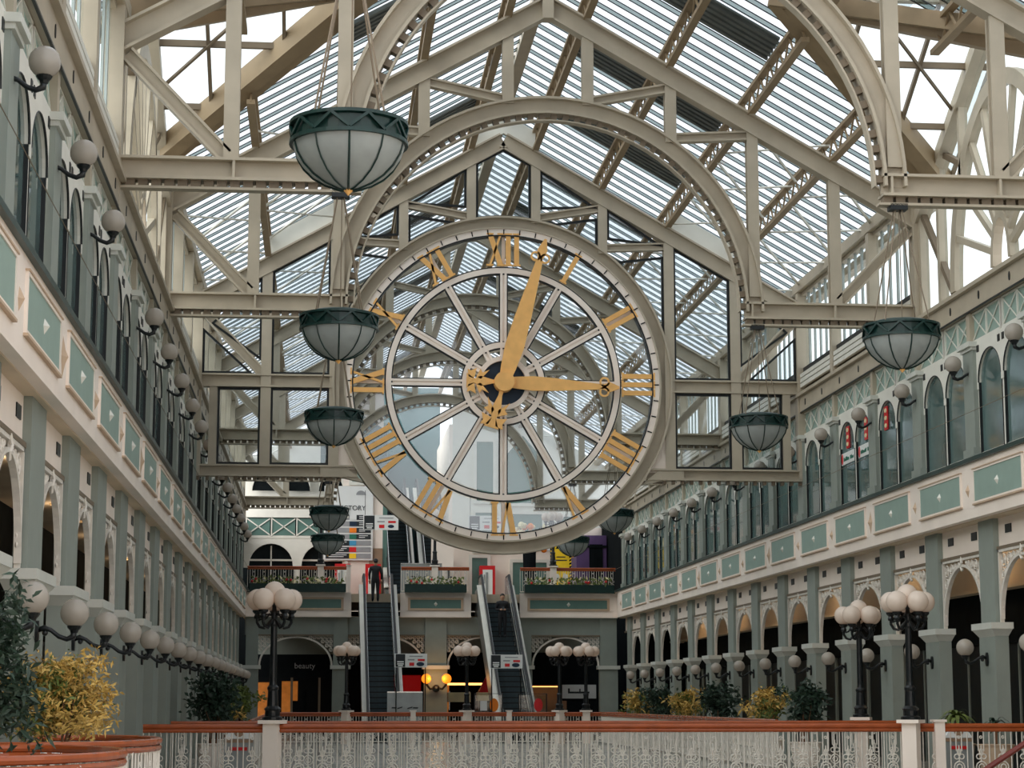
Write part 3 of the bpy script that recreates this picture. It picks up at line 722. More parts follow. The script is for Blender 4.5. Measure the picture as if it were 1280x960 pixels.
# ------------------------------------------------------------------ globe wall lamps
gl = MB().sphere((.0, 0, 0), .165, 20, 12).mesh('globe', 'globe_glass', True)
am = MB().tube([(-.42, 0, -.20), (-.34, 0, -.17), (-.26, 0, -.20), (-.17, 0, -.27), (-.08, 0, -.30), (-.01, 0, -.27), (0, 0, -.2)], [.03, .035, .025, .028, .03, .04, .035], 8)
am.sphere((-.33, 0, -.23), .035, 8, 6)
arm = am.mesh('bracket_arm', 'black_iron', True)
gal = MB().lathe([(.04, -.23), (.05, -.20), (.07, -.18), (.085, -.155), (.075, -.14)], (0, 0, 0), 12).mesh('globe_holder', 'black_iron')
plt = MB().prism([(.055 * math.cos(t * PI / 6), -.22 + .13 * math.sin(t * PI / 6)) for t in range(12)], YZ, -.45, -.40).mesh('wall_plate', 'black_iron')
def wall_lamp(x, y, z, rz, label, group):
    o = empty('wall_lamp', (x, y, z), rz); tag(o, label, 'wall lamp', group)
    for me, nm_ in ((gl, 'globe'), (arm, 'bracket_arm'), (gal, 'globe_holder'), (plt, 'wall_plate')): put(me, nm_, o)
    return o
for s in (-1, 1):
    rz = 0 if s < 0 else PI; sd = 'beside the round planters' if s < 0 else 'opposite the round planters'
    for k in range(K0[s], K1):
        if k % 1 == 0 and not (s < 0 and k == -3):
            wall_lamp(side_x(s, 7.53), gy(k, s), 7.96, rz, 'white globe wall lamp on a pilaster between arched windows, gallery ' + sd, 'upper wall lamps ' + sd)
        wall_lamp(side_x(s, PIER[s] - .44), gy(k, s), 2.5, rz, 'white globe wall lamp on a grey ground floor arcade pier, gallery ' + sd, 'lower wall lamps ' + sd)

# ------------------------------------------------------------------ globe lamp posts
gl2 = MB().sphere((0, 0, 0), .19, 20, 12).mesh('globe', 'globe_post', True)
pp = MB().lathe([(.17, 0), (.17, .05), (.13, .07), (.13, .16), (.15, .19), (.10, .24), (.085, .5), (.10, .53), (.10, .56), (.07, .6), (.062, .66), (.058, 1.6), (.075, 1.64), (.075, 1.70), (.05, 1.74), (.06, 1.85), (.04, 1.9), (.035, 1.95), (.07, 2.0), (.085, 2.03)], (0, 0, 0), 14).mesh('pole', 'black_iron')
aa = MB(); R5 = .31
for k in range(5):
    t = 2 * PI * k / 5 + PI / 2 + .3; c, s_ = math.cos(t), math.sin(t)
    aa.tube([(c * r, s_ * r, z) for r, z in ((.04, 1.72), (.10, 1.66), (.18, 1.58), (.26, 1.60), (.31, 1.68), (.31, 1.76))], .028, 6)
    aa.tube([(c * r, s_ * r, z) for r, z in ((.05, 1.80), (.14, 1.82), (.22, 1.74), (.28, 1.72))], .018, 5)
    aa.lathe([(.05, 1.74), (.06, 1.78), (.045, 1.82), (.085, 1.86), (.09, 1.89)], (c * R5, s_ * R5, 0), 10)
arms = aa.mesh('arms', 'black_iron')
ped = MB().box(-.13, .13, -.13, .13, -1.2, -.06).box(-.2, .2, -.2, .2, -.06, 0.).mesh('pedestal', 'cream')
def lamp_post(x, y, z, label, rz=0., group=None, mat=None):
    o = empty('lamp_post', (x, y, z), rz); tag(o, label, 'lamp post', group)
    put(pp, 'pole', o); put(arms, 'arms', o); put(ped, 'pedestal', o)
    put(gl2, 'globe', o, (0, 0, 2.20))
    for k in range(5):
        t = 2 * PI * k / 5 + PI / 2 + .3; put(gl2, 'globe', o, (R5 * math.cos(t), R5 * math.sin(t), 2.07))
    return o

# ------------------------------------------------------------------ railings
un_ = MB(); r_ = .0115
for x_ in (-.20, -.10): un_.tube([(x_, 0, .08), (x_, 0, 1.02)], r_, 4)
def circ(cx_, cz_, rx, rz_=None, n=10, a0=0, a1=2 * PI, r=r_):
    rz_ = rz_ or rx; full = abs(a1 - a0 - 2 * PI) < .01
    un_.tube([(cx_ + rx * math.cos(a0 + (a1 - a0) * i / n), 0, cz_ + rz_ * math.sin(a0 + (a1 - a0) * i / n)) for i in range(n + (0 if full else 1))], r, 4, full)
xo = .05
circ(xo, .34, .095); circ(xo, .34, .05, n=8); circ(xo, .14, .07); circ(xo - .045, .52, .045, n=8); circ(xo + .045, .52, .045, n=8); circ(xo, .60, .03, .06, n=8)
un_.tube([(xo, 0, .20), (xo, 0, .25)], r_, 4); un_.tube([(xo, 0, .42), (xo, 0, .72)], r_, 4)
for e in (-1, 1): un_.tube([(xo + e * .05, 0, .62), (xo + e * .05, 0, .92)], r_, 4)
circ(xo, .92, .05, .08, 8, 0, PI); circ(xo, .86, .022, n=6)
circ(-.15, .96, .045, .05, 6, 0, PI); circ(-.05 + .2, .96, .045, .05, 6, 0, PI)
unit = un_.mesh('baluster_panel', 'iron_white')
def railing(label, pts, closed=False, posts=(), h=1.1, group=None, z=0., name='railing'):
    o = empty(name, (pts[0][0], pts[0][1], z)); tag(o, label, 'railing', group)
    ox, oy = pts[0]
    P = [Vector((a - ox, b - oy, 0)) for a, b in pts]
    segs = list(zip(P, P[1:] + ([P[0]] if closed else [])))[:len(P) if closed else len(P) - 1]
    hr = MB(); br = MB(); lens = [(b - a).length for a, b in segs]
    if len(segs) == 1 :
        a, b = segs[0]
        hr.tube([a + Vector((0, 0, h - .04)), b + Vector((0, 0, h - .04))], .045, 10); hr.tube([a + Vector((0, 0, h - .11)), b + Vector((0, 0, h - .11))], .036, 8)
    else:
        lp = P + ([] if closed else [])
        hr.tube([p + Vector((0, 0, h - .025)) for p in lp], .036, 8, closed); hr.tube([p + Vector((0, 0, h - .095)) for p in lp], .03, 6, closed)
    br.tube([p + Vector((0, 0, .08)) for p in P], .02, 4, closed) if len(P) > 1 else None
    br.tube([p + Vector((0, 0, h - .10)) for p in P], .015, 4, closed)
    hr.build('handrail', 'rail_wood', o); br.build('rail_frame', 'iron_white', o)
    # ornamental panels laid along the path
    tot = sum(lens); n = max(1, int(tot / .4)); st = tot / n
    for i in range(n):
        d = (i + .5) * st; k = 0
        while k < len(lens) - 1 and d > lens[k]: d -= lens[k]; k += 1
        a, b = segs[k]; p = a + (b - a) * (d / lens[k]); t = math.atan2((b - a).y, (b - a).x)
        u_ = put(unit, 'baluster_panel', o, p, t)
    for q in posts: MB().box(-.09, .09, -.09, .09, 0, h + .03).box(-.12, .12, -.12, .12, h + .03, h + .07).build('post', 'cream', o, (q[0] - ox, q[1] - oy, 0))
    return o
railing('long white iron railing with orange handrail crossing the hall, lamp posts in it', [(-3.0, 35.8), (12.7, 35.8)], posts=[(10.98, 35.8)])
railing('second cast iron railing just behind the long railing with lamp posts', [(-2.9, 41.0), (12.2, 41.0)])
railing('low looking far cast iron railing in front of the escalator feet', [(-1.9, 72.6), (10.9, 72.6)], posts=[(3.3, 72.6), (6.7, 72.6)])
railing('cast iron railing along the arcade beside the golden potted trees', [(-1.45, 44.), (-1.7, 72.)])
railing('cast iron railing along the arcade beside the dark potted trees', [(9.9, 44.), (9.9, 72.)])
def ell(cx_, cy_, rx, ry, n=36): return [(cx_ + rx * math.cos(2 * PI * i / n), cy_ + ry * math.sin(2 * PI * i / n)) for i in range(n)]
railing('round railing encircling the dark leafy potted plant', ell(-2.78, 16.9, 1.20, 2.1), closed=True)
railing('round railing encircling the big golden variegated tree', ell(-2.75, 22.2, 1.05, 2.2), closed=True)
lamp_post(-.80, 35.8, 1.17, 'black lamp post with cluster of white globes beside the directory side of the long railing', -.3)
lamp_post(10.42, 35.6, 1.17, 'black lamp post with globe cluster in the long railing near the palm', -.585)
lamp_post(11.05, 41.3, 1.17, 'black lamp post with globe cluster in the second railing near the arcade', -.4)
for x_, lb in ((.95, 'next to the escalator below the directory sign'), (5.2, 'in front of the peaked food stall'), (8.5, 'just beside the phone holder escalator'), (9.45, 'in front of the dark corner shop')):
    lamp_post(x_, 72.6, 1.17, 'globe lamp post in the far railing ' + lb, x_, 'lamp posts in the far railing')
# red handrail of the stair in the corner
st = empty('stair_handrail', (10.0, 30., 0.)); tag(st, 'sloping dark red stair handrail in front of the long railing', 'handrail')
MB().tube([(-.6, 0, .15), (0, 0, .55), (1.0, 0, 1.17), (1.8, 0, 1.65)], .045, 8).build('rail', 'rail_dark', st)
for q, z in ((0., .55), (1.0, 1.17), (1.8, 1.65)): MB().tube([(q, 0, 0), (q, 0, z)], .02, 6).build('baluster', 'black_iron', st)

# ------------------------------------------------------------------ back of the hall
YB = 85.
structure(MB().box(-3.2, 12.5, YB + .1, 103., 5.55, 5.9).build('floor_upper', 'beige'))
structure(MB().box(-3.2, 12.5, YB + .6, 93., 4.93, 5.0).build('ceiling_lower', 'beige'))
back = structure(MB().box(-3.1, 12.4, YB + .25, YB + .4, 4.2, 4.95).build('wall_balcony', 'pier_paint'))
cur = [back]
def BK(mb, name, mt): return mb.build(name, mt, cur[0])
segs = [(-3.1, 1.27), (3.30, 6.25), (8.30, 12.4)]
for a, b in segs:
    BK(MB().box(a, b, YB, YB + .2, 4.95, 5.95), 'fascia_board', 'cream')
    BK(MB().box(a, b, YB - .08, YB + .25, 4.93, 5.0), 'fascia_moulding', 'cream')
    BK(MB().box(a + .42, b - .42, YB - .02, YB, 5.30, 5.66), 'fascia_panel', 'sage_dark')
    fr = MB()
    for p in ((a + .32, b - .32, 5.66, 5.74), (a + .32, b - .32, 5.22, 5.30), (a + .32, a + .42, 5.3, 5.66), (b - .42, b - .32, 5.3, 5.66)): fr.box(p[0], p[1], YB - .05, YB, p[2], p[3])
    BK(fr, 'panel_moulding', 'trim_tan')
    c = (a + b) / 2
    BK(MB().add([(c - .08, YB - .02, 5.48), (c, YB - .02, 5.58), (c + .08, YB - .02, 5.48), (c, YB - .02, 5.38), (c, YB - .08, 5.48)], [(0, 3, 4), (3, 2, 4), (2, 1, 4), (1, 0, 4)]), 'stud', 'white_paint')
# piers, lace arches
for xa, xb in ((-3.05, -2.55), (.55, 1.15), (4.35, 5.25), (8.35, 8.8), (11.7, 12.4)):
    p = BK(MB().box(xa - .03, xb + .03, YB + .1, YB + .5, 0, 2.8), 'pier', 'pier_paint')
    MB().box(xa, xb, YB + .15, YB + .45, 2.95, 4.95).build('pier_shaft', 'pier_paint', p)
    MB().box(xa - .12, xb + .12, YB + .0, YB + .55, 2.8, 2.95).build('capital', 'cap_paint', p)
BK(MB().box(-3.05, 12.4, YB + .2, YB + .42, 4.16, 4.22), 'spandrel_moulding', 'steel_dark')
def lace(xa, xb):
    hw = (xb - xa) / 2; c = (xa + xb) / 2; mb = MB(); rise = 1.2
    A = [(c + (hw - .02) * math.cos(PI * i / 24), 2.95 + rise * math.sin(PI * i / 24)) for i in range(25)]
    B = [(c + (hw - .1) * math.cos(PI * i / 24), 2.95 + (rise - .07) * math.sin(PI * i / 24)) for i in range(25)]
    mb.strip(A, B, XZ, YB + .28, YB + .36)
    for q in (-1, 1):
        for gx in range(7):
            for gz in range(7):
                xx = hw - .1 - gx * .17; zz = 4.1 - gz * .17
                if (xx / hw) ** 2 + ((zz - 2.95) / rise) ** 2 > 1.06:
                    mb.tube([(c + q * xx + .07 * math.cos(t * PI / 3), YB + .32, zz + .07 * math.sin(t * PI / 3)) for t in range(6)], .02, 4, True)
                    mb.tube([(c + q * xx - .06, YB + .32, zz - .06), (c + q * xx + .06, YB + .32, zz + .06)], .014, 4)
    BK(mb, 'spandrel_ironwork', 'iron_white')
for xa, xb in ((-2.55, .55), (1.15, 4.35), (5.25, 8.35), (8.8, 11.7)): lace(xa, xb)
# ground floor shops at the back
cur[0] = back = structure(MB().box(-6.4, 15.7, 93.0, 93.3, 0, 5.5).build('wall_shops', 'matte_black'))
BK(MB().box(-3., .6, 90., 90.2, 2.5, 3.5), 'shop_sign_board', 'shop_dark')
text('beauty', .34, back, (-.65, 89.97, 3.0), (PI / 2, 0, 0), 'grey_print', 'shop_lettering')
BK(MB().box(-3., 12.4, 90.2, 90.5, 3.5, 4.9), 'shop_bulkhead', 'pier_paint')
BK(MB().box(-3.0, -2.2, 91.0, 91.2, 0, 2.3), 'lit_display', 'wood_warm')
BK(MB().box(-1.65, -.95, 91.0, 91.2, .9, 2.35), 'lit_display', 'wood_warm')
BK(MB().box(-1.9, -1.7, 90.8, 90.95, .3, 1.3).box(-1.2, -.9, 90.8, 90.95, .4, 1.5).box(-.7, -.55, 90.8, 90.9, .3, 1.9), 'display_goods', 'shop_dark')
for x_ in (-1.2, .0, .7): BK(MB().box(x_ - .05, x_ + .05, 90.0, 90.1, 0, 2.5), 'shop_mullion', 'steel_dark')
BK(MB().box(2.6, 4.4, 89.5, 89.7, 0, 2.6), 'shop_front', 'shop_red')
BK(MB().box(5.2, 8.3, 90.1, 90.3, 2.3, 3.6), 'shop_sign_board', 'shop_dark')
BK(MB().box(5.25, 5.7, 90.6, 90.8, .2, 2.3), 'lit_display', 'wood_warm')
BK(MB().box(5.3, 8.2, 90.5, 90.7, 2.18, 2.28), 'strip_light', 'warm_light')
BK(MB().box(8.8, 11.8, 90.1, 90.3, 2.3, 3.6), 'shop_sign_board', 'shop_dark')
BK(MB().box(8.9, 11.0, 91.2, 91.4, 0, 2.2), 'shop_front', 'brown_door')
BK(MB().box(8.9, 10.9, 90.6, 90.7, 2.1, 2.14), 'strip_light', 'warm_light')
sg = box(-.75, .75, -.04, .04, -.3, .3).build('shop_sign', 'white_print', back, (11.4, 89.9, 1.9)); BK(MB().box(10.6, 12.2, 89.95, 90.1, 1.5, 2.4), 'sign_backing', 'shop_dark')
MB().box(-.5, .45, -.05, -.04, -.08, .0).box(-.5, -.42, -.05, -.04, .0, .14).box(.0, .06, -.05, -.04, 0., .12).build('print_lines', 'dark_print', sg)
kio = empty('market_stall', (6.7, 87.5, 0)); tag(kio, 'small food stall with red and white peaked canopy between the piers', 'stall')
MB().box(-1.2, 1.2, -.4, .4, 0, 1.15).build('counter', 'shop_dark', kio)
MB().box(-1.25, -.3, -.45, .45, 1.45, 1.85).build('valance', 'flower_cream', kio); MB().box(.0, 1.6, -.45, .45, 1.5, 1.85).build('valance', 'flower_cream', kio)
MB().add([(.05, -.4, 1.85), (.85, -.4, 1.85), (.85, .4, 1.85), (.05, .4, 1.85), (.45, 0, 2.65)], [(0, 1, 4), (1, 2, 4), (2, 3, 4), (3, 0, 4)]).build('canopy', 'red_paint', kio)
for x_ in (-1.2, -.35, .05, 1.5): MB().tube([(x_, -.4, 1.1), (x_, -.4, 1.9)], .025, 6).build('pole', 'steel_metal', kio)
# amber twin wall lamp on the middle pier
am_ = empty('wall_lamp', (4.8, 84.6, 2.4)); tag(am_, 'pair of glowing amber globes on the pier between the escalators', 'wall lamp')
ga = MB().sphere((0, 0, 0), .2, 16, 10).mesh('globe', 'globe_amber', True)
for q in (-1, 1): put(ga, 'globe', am_, (q * .42, 0, 0))
MB().tube([(-.42, 0, -.22), (-.25, .1, -.42), (0, .25, -.36), (.25, .1, -.42), (.42, 0, -.22)], .05, 8).sphere((0, .2, -.4), .16, 10, 8).build('bracket', 'black_iron', am_)
ld = bpy.data.lights.new('amber_lamp', 'POINT'); ld.energy = 14; ld.color = (1, .55, .2); ld.shadow_soft_size = .2
lo_ = bpy.data.objects.new('amber_lamp', ld); COL.objects.link(lo_); lo_.location = (0, -.35, 0); lo_.parent = am_
# upper level of the back
def upper_rail(a, b, nm_, posts):
    railing('white iron balcony railing above the flower trough ' + nm_, [(a, YB + .4), (b, YB + .4)], posts=posts, h=1.1, z=5.95, name='balcony_railing')
    a += .12; b -= .16
    t = empty('flower_trough', (a, YB - .18, 5.95)); tag(t, 'dark green flower trough on the balcony edge ' + nm_, 'flower box')
    L = b - a
    MB().box(0, L, -.2, .15, 0, .34).build('trough', 'lamp_green', t)
    fl = MB(); fw = MB()
    for i in range(int(L * 60)):
        x_ = random.uniform(.1, L - .1); z_ = .32 + random.random() ** 1.5 * .32; y_ = random.uniform(-.2, .1); r = random.uniform(.05, .11)
        t_ = random.uniform(0, 2 * PI); d = Vector((math.cos(t_), random.uniform(-.6, .6), math.sin(t_))) * r; e = Vector((-d.z, .3 * r, d.x)) * .45
        c = Vector((x_, y_, z_)); (fl if random.random() < .8 else fw).add([c - d, c + e, c + d, c - e], [(0, 1, 2, 3)])
    fl.build('foliage', 'foliage_mid', t)
    fw.build('blooms', 'flower_cream', t)
    rb = MB()
    for i in range(int(L * 2)): rb.sphere((random.uniform(.1, L - .1), -.2, random.uniform(.38, .55)), .055, 6, 4)
    rb.build('red_blooms', 'flower_red', t)
upper_rail(-3.05, 1.2, 'beside the directory sign', [(-.0, YB + .4), (1.15, YB + .4)])
upper_rail(3.35, 6.2, 'between the two escalators', [(4.75, YB + .4)])
upper_rail(8.35, 12.4, 'in front of the purple shop', [(9.75, YB + .4)])
lamp_post(4.75, YB + .4, 7.12, 'globe lamp post on the upper balcony between the escalators')
lamp_post(9.75, YB + .4, 7.12, 'globe lamp post on the upper balcony near the yellow poster')
lamp_post(-.02, YB + .4, 7.12, 'globe lamp post on the upper balcony near the directory sign')
# upper back wall with opening for the upper escalators
YW = 92.
cur[0] = back = structure(MB().box(.95, 2.75, YW, YW + .3, 5.9, 16.).build('wall_back', 'cream'))
BK(MB().box(5.9, 13.2, YW, YW + .3, 5.9, 9.3), 'upper_wall', 'cream')
BK(MB().prism([(5.9, 9.3), (13.2, 9.3), (13.2, 12.), (5.9, 16.2)], XZ, YW, YW + .3), 'upper_wall', 'white_paint')
BK(MB().box(2.75, 5.9, 102., 102.2, 5.9, 17.2), 'stair_end_wall', 'teal_glass')
BK(MB().box(2.75, 2.95, YW, 102., 5.9, 14.), 'stair_side_wall', 'sage_dark'); BK(MB().box(5.75, 5.9, YW, 102., 5.9, 14.), 'stair_side_wall', 'cream')
BK(MB().prism([(-.1, 11.9), (2.9, 11.9), (2.9, 13.6), (1.4, 14.6), (-.1, 13.6)], XZ, YW - .3, YW - .2), 'teal_gable', 'teal_glass')
# far gable glazing
BK(MB().prism([(-4., 9.9), (.95, 9.9), (.95, 14.8), (-4., 12.)], XZ, YW + .6, YW + .7), 'gable_wall', 'white_paint')
# teal panels in the wall
def wpanel(xa, xb, za, zb, peak=0., mt='sage_dark'):
    pl = [(xa, za), (xb, za), (xb, zb), ((xa + xb) / 2, zb + peak), (xa, zb)] if peak else [(xa, za), (xb, za), (xb, zb), (xa, zb)]
    o = BK(MB().prism(pl, XZ, YW - .05, YW + .02), 'wall_panel', mt)
    q = inset(pl, -.14); f_ = MB().strip(pl + [pl[0]], q + [q[0]], XZ, YW - .1, YW + .02); f_.build('panel_frame', 'white_paint', o)
wpanel(7.0, 7.75, 10.5, 13.2); wpanel(8.35, 9.9, 10.4, 12.6, .9); wpanel(6.95, 7.7, 8.25, 9.95); wpanel(8.6, 10.0, 8.6, 9.9); wpanel(10.75, 11.6, 8.6, 9.8); wpanel(1.35, 2.35, 11.3, 12.6, 0, 'sage')
wpanel(6.8, 7.5, 5.95, 7.9); wpanel(8.65, 10.2, 5.95, 7.7, 0, 'sage_dark')
BK(MB().box(9.0, 10.6, YW - .06, YW, 8.25, 8.6), 'wall_sign', 'white_print')
text('O K S', .3, back, (5.35, YW - 1., 9.1), (PI / 2, 0, 0), 'brown_door', 'shop_lettering')
BK(MB().box(4.9, 5.9, YW - .98, YW - .9, 6.0, 9.4), 'letter_wall', 'cream')
BK(MB().box(2.15, 2.75, YW - .06, YW, 5.9, 8.3), 'service_door', 'brown_door')
# left arcade of the upper back
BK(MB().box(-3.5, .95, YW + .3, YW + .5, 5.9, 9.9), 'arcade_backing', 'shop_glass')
ar = MB()
for c in (-2.25, .1):
    A = [(c + .98 * math.cos(PI * i / 16), 7.5 + .98 * math.sin(PI * i / 16)) for i in range(17)]
    ar.strip(A, [(a, 8.75) for a, b in A], XZ, YW - .1, YW + .1)
for a, b in ((-3.5, -3.23), (-1.27, -.88), (1.08, 1.2)): ar.box(a, b, YW - .1, YW + .1, 7.4, 8.75)
ar.box(-1.2, -.95, YW - .1, YW + .1, 5.9, 7.4)
BK(ar, 'upper_arcade', 'white_paint')
for c in (-2.25, .1):
    BK(MB().box(c - .95, c + .95, YW + .2, YW + .28, 7.72, 7.8).box(c - .03, c + .03, YW + .2, YW + .28, 5.9, 8.4), 'arcade_window_frame', 'white_paint')
for i in range(4):
    a = -3.4 + i * 1.13; o = BK(MB().box(a + .05, a + 1.08, YW - .1, YW, 8.85, 9.62), 'frieze_panel', 'sage_dark')
    fx = MB(); fx.bar((a + .05, YW - .13, 8.87), (a + 1.08, YW - .13, 9.6), .04, .05); fx.bar((a + .05, YW - .13, 9.6), (a + 1.08, YW - .13, 8.87), .04, .05); fx.box(a, a + .05, YW - .15, YW, 8.8, 9.65)
    fx.build('frieze_lattice', 'white_paint', o)
BK(MB().box(-3.5, 1.2, YW - .2, YW, 9.65, 10.15), 'upper_cornice', 'white_paint'); BK(MB().box(-3.5, 1.2, YW - .12, YW, 8.72, 8.84), 'upper_cornice', 'white_paint')
for c in (-2.6, -1.1, .4):
    A = [(c + .55 * math.cos(PI * i / 12), 10.9 + .75 * math.sin(PI * i / 12)) for i in range(13)]
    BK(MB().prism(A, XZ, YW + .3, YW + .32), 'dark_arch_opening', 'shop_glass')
    BK(MB().strip(A, [(a, 11.75) for a, b in A], XZ, YW + .1, YW + .3), 'top_arch', 'white_paint')

# directory sign
ds = empty('directory_sign', (1.2, YW - .12, 7.75)); tag(ds, 'tall white directory sign board with coloured floor rows', 'sign')
MB().box(-1.1, 1.1, -.03, .05, 0, 3.35).build('board', 'white_print', ds)
text('DIRECTORY', .30, ds, (-.05, -.04, 2.35), (PI / 2, 0, 0), 'dark_print')
A = [(.55 + .22 * math.cos(PI * i / 10), 2.95 + .2 * math.sin(PI * i / 10)) for i in range(11)]
MB().prism(A, XZ, -.04, -.03).build('logo', 'grey_print', ds)
cols = ['yellow_print', 'red_paint', 'blue_print', 'green_print', 'orange_print', 'navy_print', 'white_print']
for i, c in enumerate(cols):
    z = .08 + i * .29
    rw = MB().box(-1.02, 1.02, -.045, -.03, z, z + .22).build('row', 'grey_print', ds)
    MB().box(.05, .36, -.055, -.03, z, z + .22).build('floor_swatch', c, rw)
    xa, xb = (-1.0, .05) if i < 3 else (.36, 1.0)
    d_ = MB().box(xa, xb, -.055, -.03, z, z + .22); d_.build('name_plate', 'dark_print', rw)
    ln = MB(); ln.box(xa + .12, xb - .12, -.06, -.05, z + .14, z + .17); ln.box(xa + .12, xb - .25, -.06, -.05, z + .06, z + .09); ln.build('print_lines', 'white_print', rw)
# hanging notice boards
def notice(x, y, z, label, sc_=1., leg=0.):
    o = empty('notice_board', (x, y, z)); tag(o, label, 'notice board')
    W_, H_ = .78 * sc_, .33 * sc_
    MB().box(-W_, W_, -.03, .03, -H_, H_).build('board', 'white_print', o)
    MB().box(-W_ * .95, -W_ * .36, -.04, -.02, -H_ * .92, H_ * .92).build('dark_panel', 'dark_print', o)
    ln = MB()
    for z_, a, b in ((-.2, -.85, -.45), (-.5, -.85, -.45), (-.75, -.8, -.5)): ln.box(W_ * a, W_ * b, -.05, -.03, H_ * z_ - .02, H_ * z_ + .025)
    ln.build('print_lines', 'white_print', o)
    MB().box(-W_ * .1, W_ * .72, -.04, -.03, H_ * .55, H_ * .68).box(-W_ * .2, W_ * .22, -.04, -.03, H_ * .02, H_ * .2).build('print_lines', 'grey_print', o)
    MB().box(W_ * .42, W_ * .85, -.04, -.03, -.02, H_ * .22).box(-W_ * .1, W_ * .2, -.04, -.03, -H_ * .75, -H_ * .3).build('red_logo', 'red_paint', o)
    MB().prism([(W_ * .58 + .14 * math.cos(t * PI / 7), -H_ * .52 + .075 * math.sin(t * PI / 7)) for t in range(14)], XZ, -.04, -.03).build('oval_logo', 'navy_print', o)
    for q in (-1, 1): MB().tube([(q * W_ * .9, 0, H_), (q * W_ * .9, 0, H_ + 1.1)] if not leg else [(q * W_ * .9, .04, -leg), (q * W_ * .9, .04, H_)], .012 if not leg else .02, 4).build('hanger' if not leg else 'leg', 'black_iron', o)
notice(3.24, 73.2, 2.92, 'notice board with small logos on posts beside the escalator next to the amber lamps', .74, 2.9)
notice(6.66, 73.2, 2.89, 'notice board with small logos on posts before the escalator with the person holding a phone', .74, 2.87)
notice(2.62, 90.6, 9.35, 'notice board with small logos hanging beside the directory sign')
notice(7.35, 91., 9.4, 'notice board with small logos on the upper wall behind the clock')
# machines, poster, purple shop
def machine(x, y, label):
    o = empty('vending_machine', (x, y, 5.9)); tag(o, label, 'vending machine')
    MB().box(-.34, .34, 0, .6, 0, 1.6).build('cabinet', 'red_paint', o)
    MB().box(-.22, .22, -.03, 0, .2, 1.42).build('front_panel', 'white_print', o)
    MB().box(-.08, .02, -.05, -.03, .3, 1.3).build('slot_column', 'panel_grey', o); MB().box(-.18, -.12, -.05, -.03, .8, 1.2).build('slot_column', 'panel_grey', o)
machine(.95, 90.5, 'red vending machine under the directory sign'); machine(2.3, 90.5, 'red vending machine behind the person at the escalator top'); machine(7.45, 91.2, 'red vending machine behind the escalator with the person holding a phone')
po = empty('poster_stand', (10.45, 88.5, 5.9)); tag(po, 'yellow poster stand with black and yellow hazard border', 'poster')
MB().box(-.46, .46, 0, .12, 0, 2.3).build('frame', 'shop_dark', po)
MB().box(-.36, .36, -.02, 0, .1, 2.17).build('poster', 'yellow_print', po)
hz = MB()
for i in range(14):
    z = .05 + i * .15
    for q in (-1, 1): hz.prism([(q * .37, z), (q * .455, z + .05), (q * .455, z + .12), (q * .37, z + .07)], XZ, -.02, 0)
for i in range(6): hz.prism([(-.45 + i * .16, 2.19), (-.38 + i * .16, 2.19), (-.34 + i * .16, 2.28), (-.41 + i * .16, 2.28)], XZ, -.02, 0)
hz.build('hazard_stripes', 'yellow_print', po)
pr_ = MB().box(-.26, .26, -.03, -.02, 1.65, 1.7).box(-.2, .2, -.03, -.02, 1.8, 1.84)
pr_.build('print_lines', 'dark_print', po)
wp_ = MB()
for q in (-1, 1):
    for z in (.45, .95): wp_.prism([(q * .18 + .12 * math.cos(t * PI / 6), z + .14 * math.sin(t * PI / 6)) for t in range(12)], XZ, -.03, -.02)
wp_.build('pictograms', 'white_print', po)
ps = empty('purple_kiosk', (12.0, 90., 5.9)); tag(ps, 'purple painted shop kiosk at the back of the upper level', 'kiosk')
MB().box(-.68, .68, 0, 1.8, 0, 2.9).build('walls', 'purple_paint', ps); MB().box(-.1, .5, -.03, 0, .2, 2.5).build('door', 'shop_dark', ps)
MB().box(-.68, .68, -.08, 0, 2.35, 2.45).build('moulding', 'shop_dark', ps)
fd = empty('flower_display', (9.3, 90.8, 5.9)); tag(fd, 'big white and orange flower display behind the clock', 'flowers')
MB().lathe([(.25, 0), (.3, 2.2), (.34, 2.3)], (0, 0, 0), 12).build('stand', 'shop_dark', fd)
fa = MB(); fb_ = MB(); fc = MB()
for i in range(60):
    p = (random.uniform(-.9, .9), random.uniform(-.3, .3), 2.3 + random.random() * 1.1)
    (fa if i % 3 else fb_ if i % 2 else fc).sphere(p, random.uniform(.08, .17), 7, 5)
fa.build('white_blooms', 'flower_cream', fd); fb_.build('leaves', 'foliage_dark', fd); fc.build('orange_blooms', 'orange_print', fd)

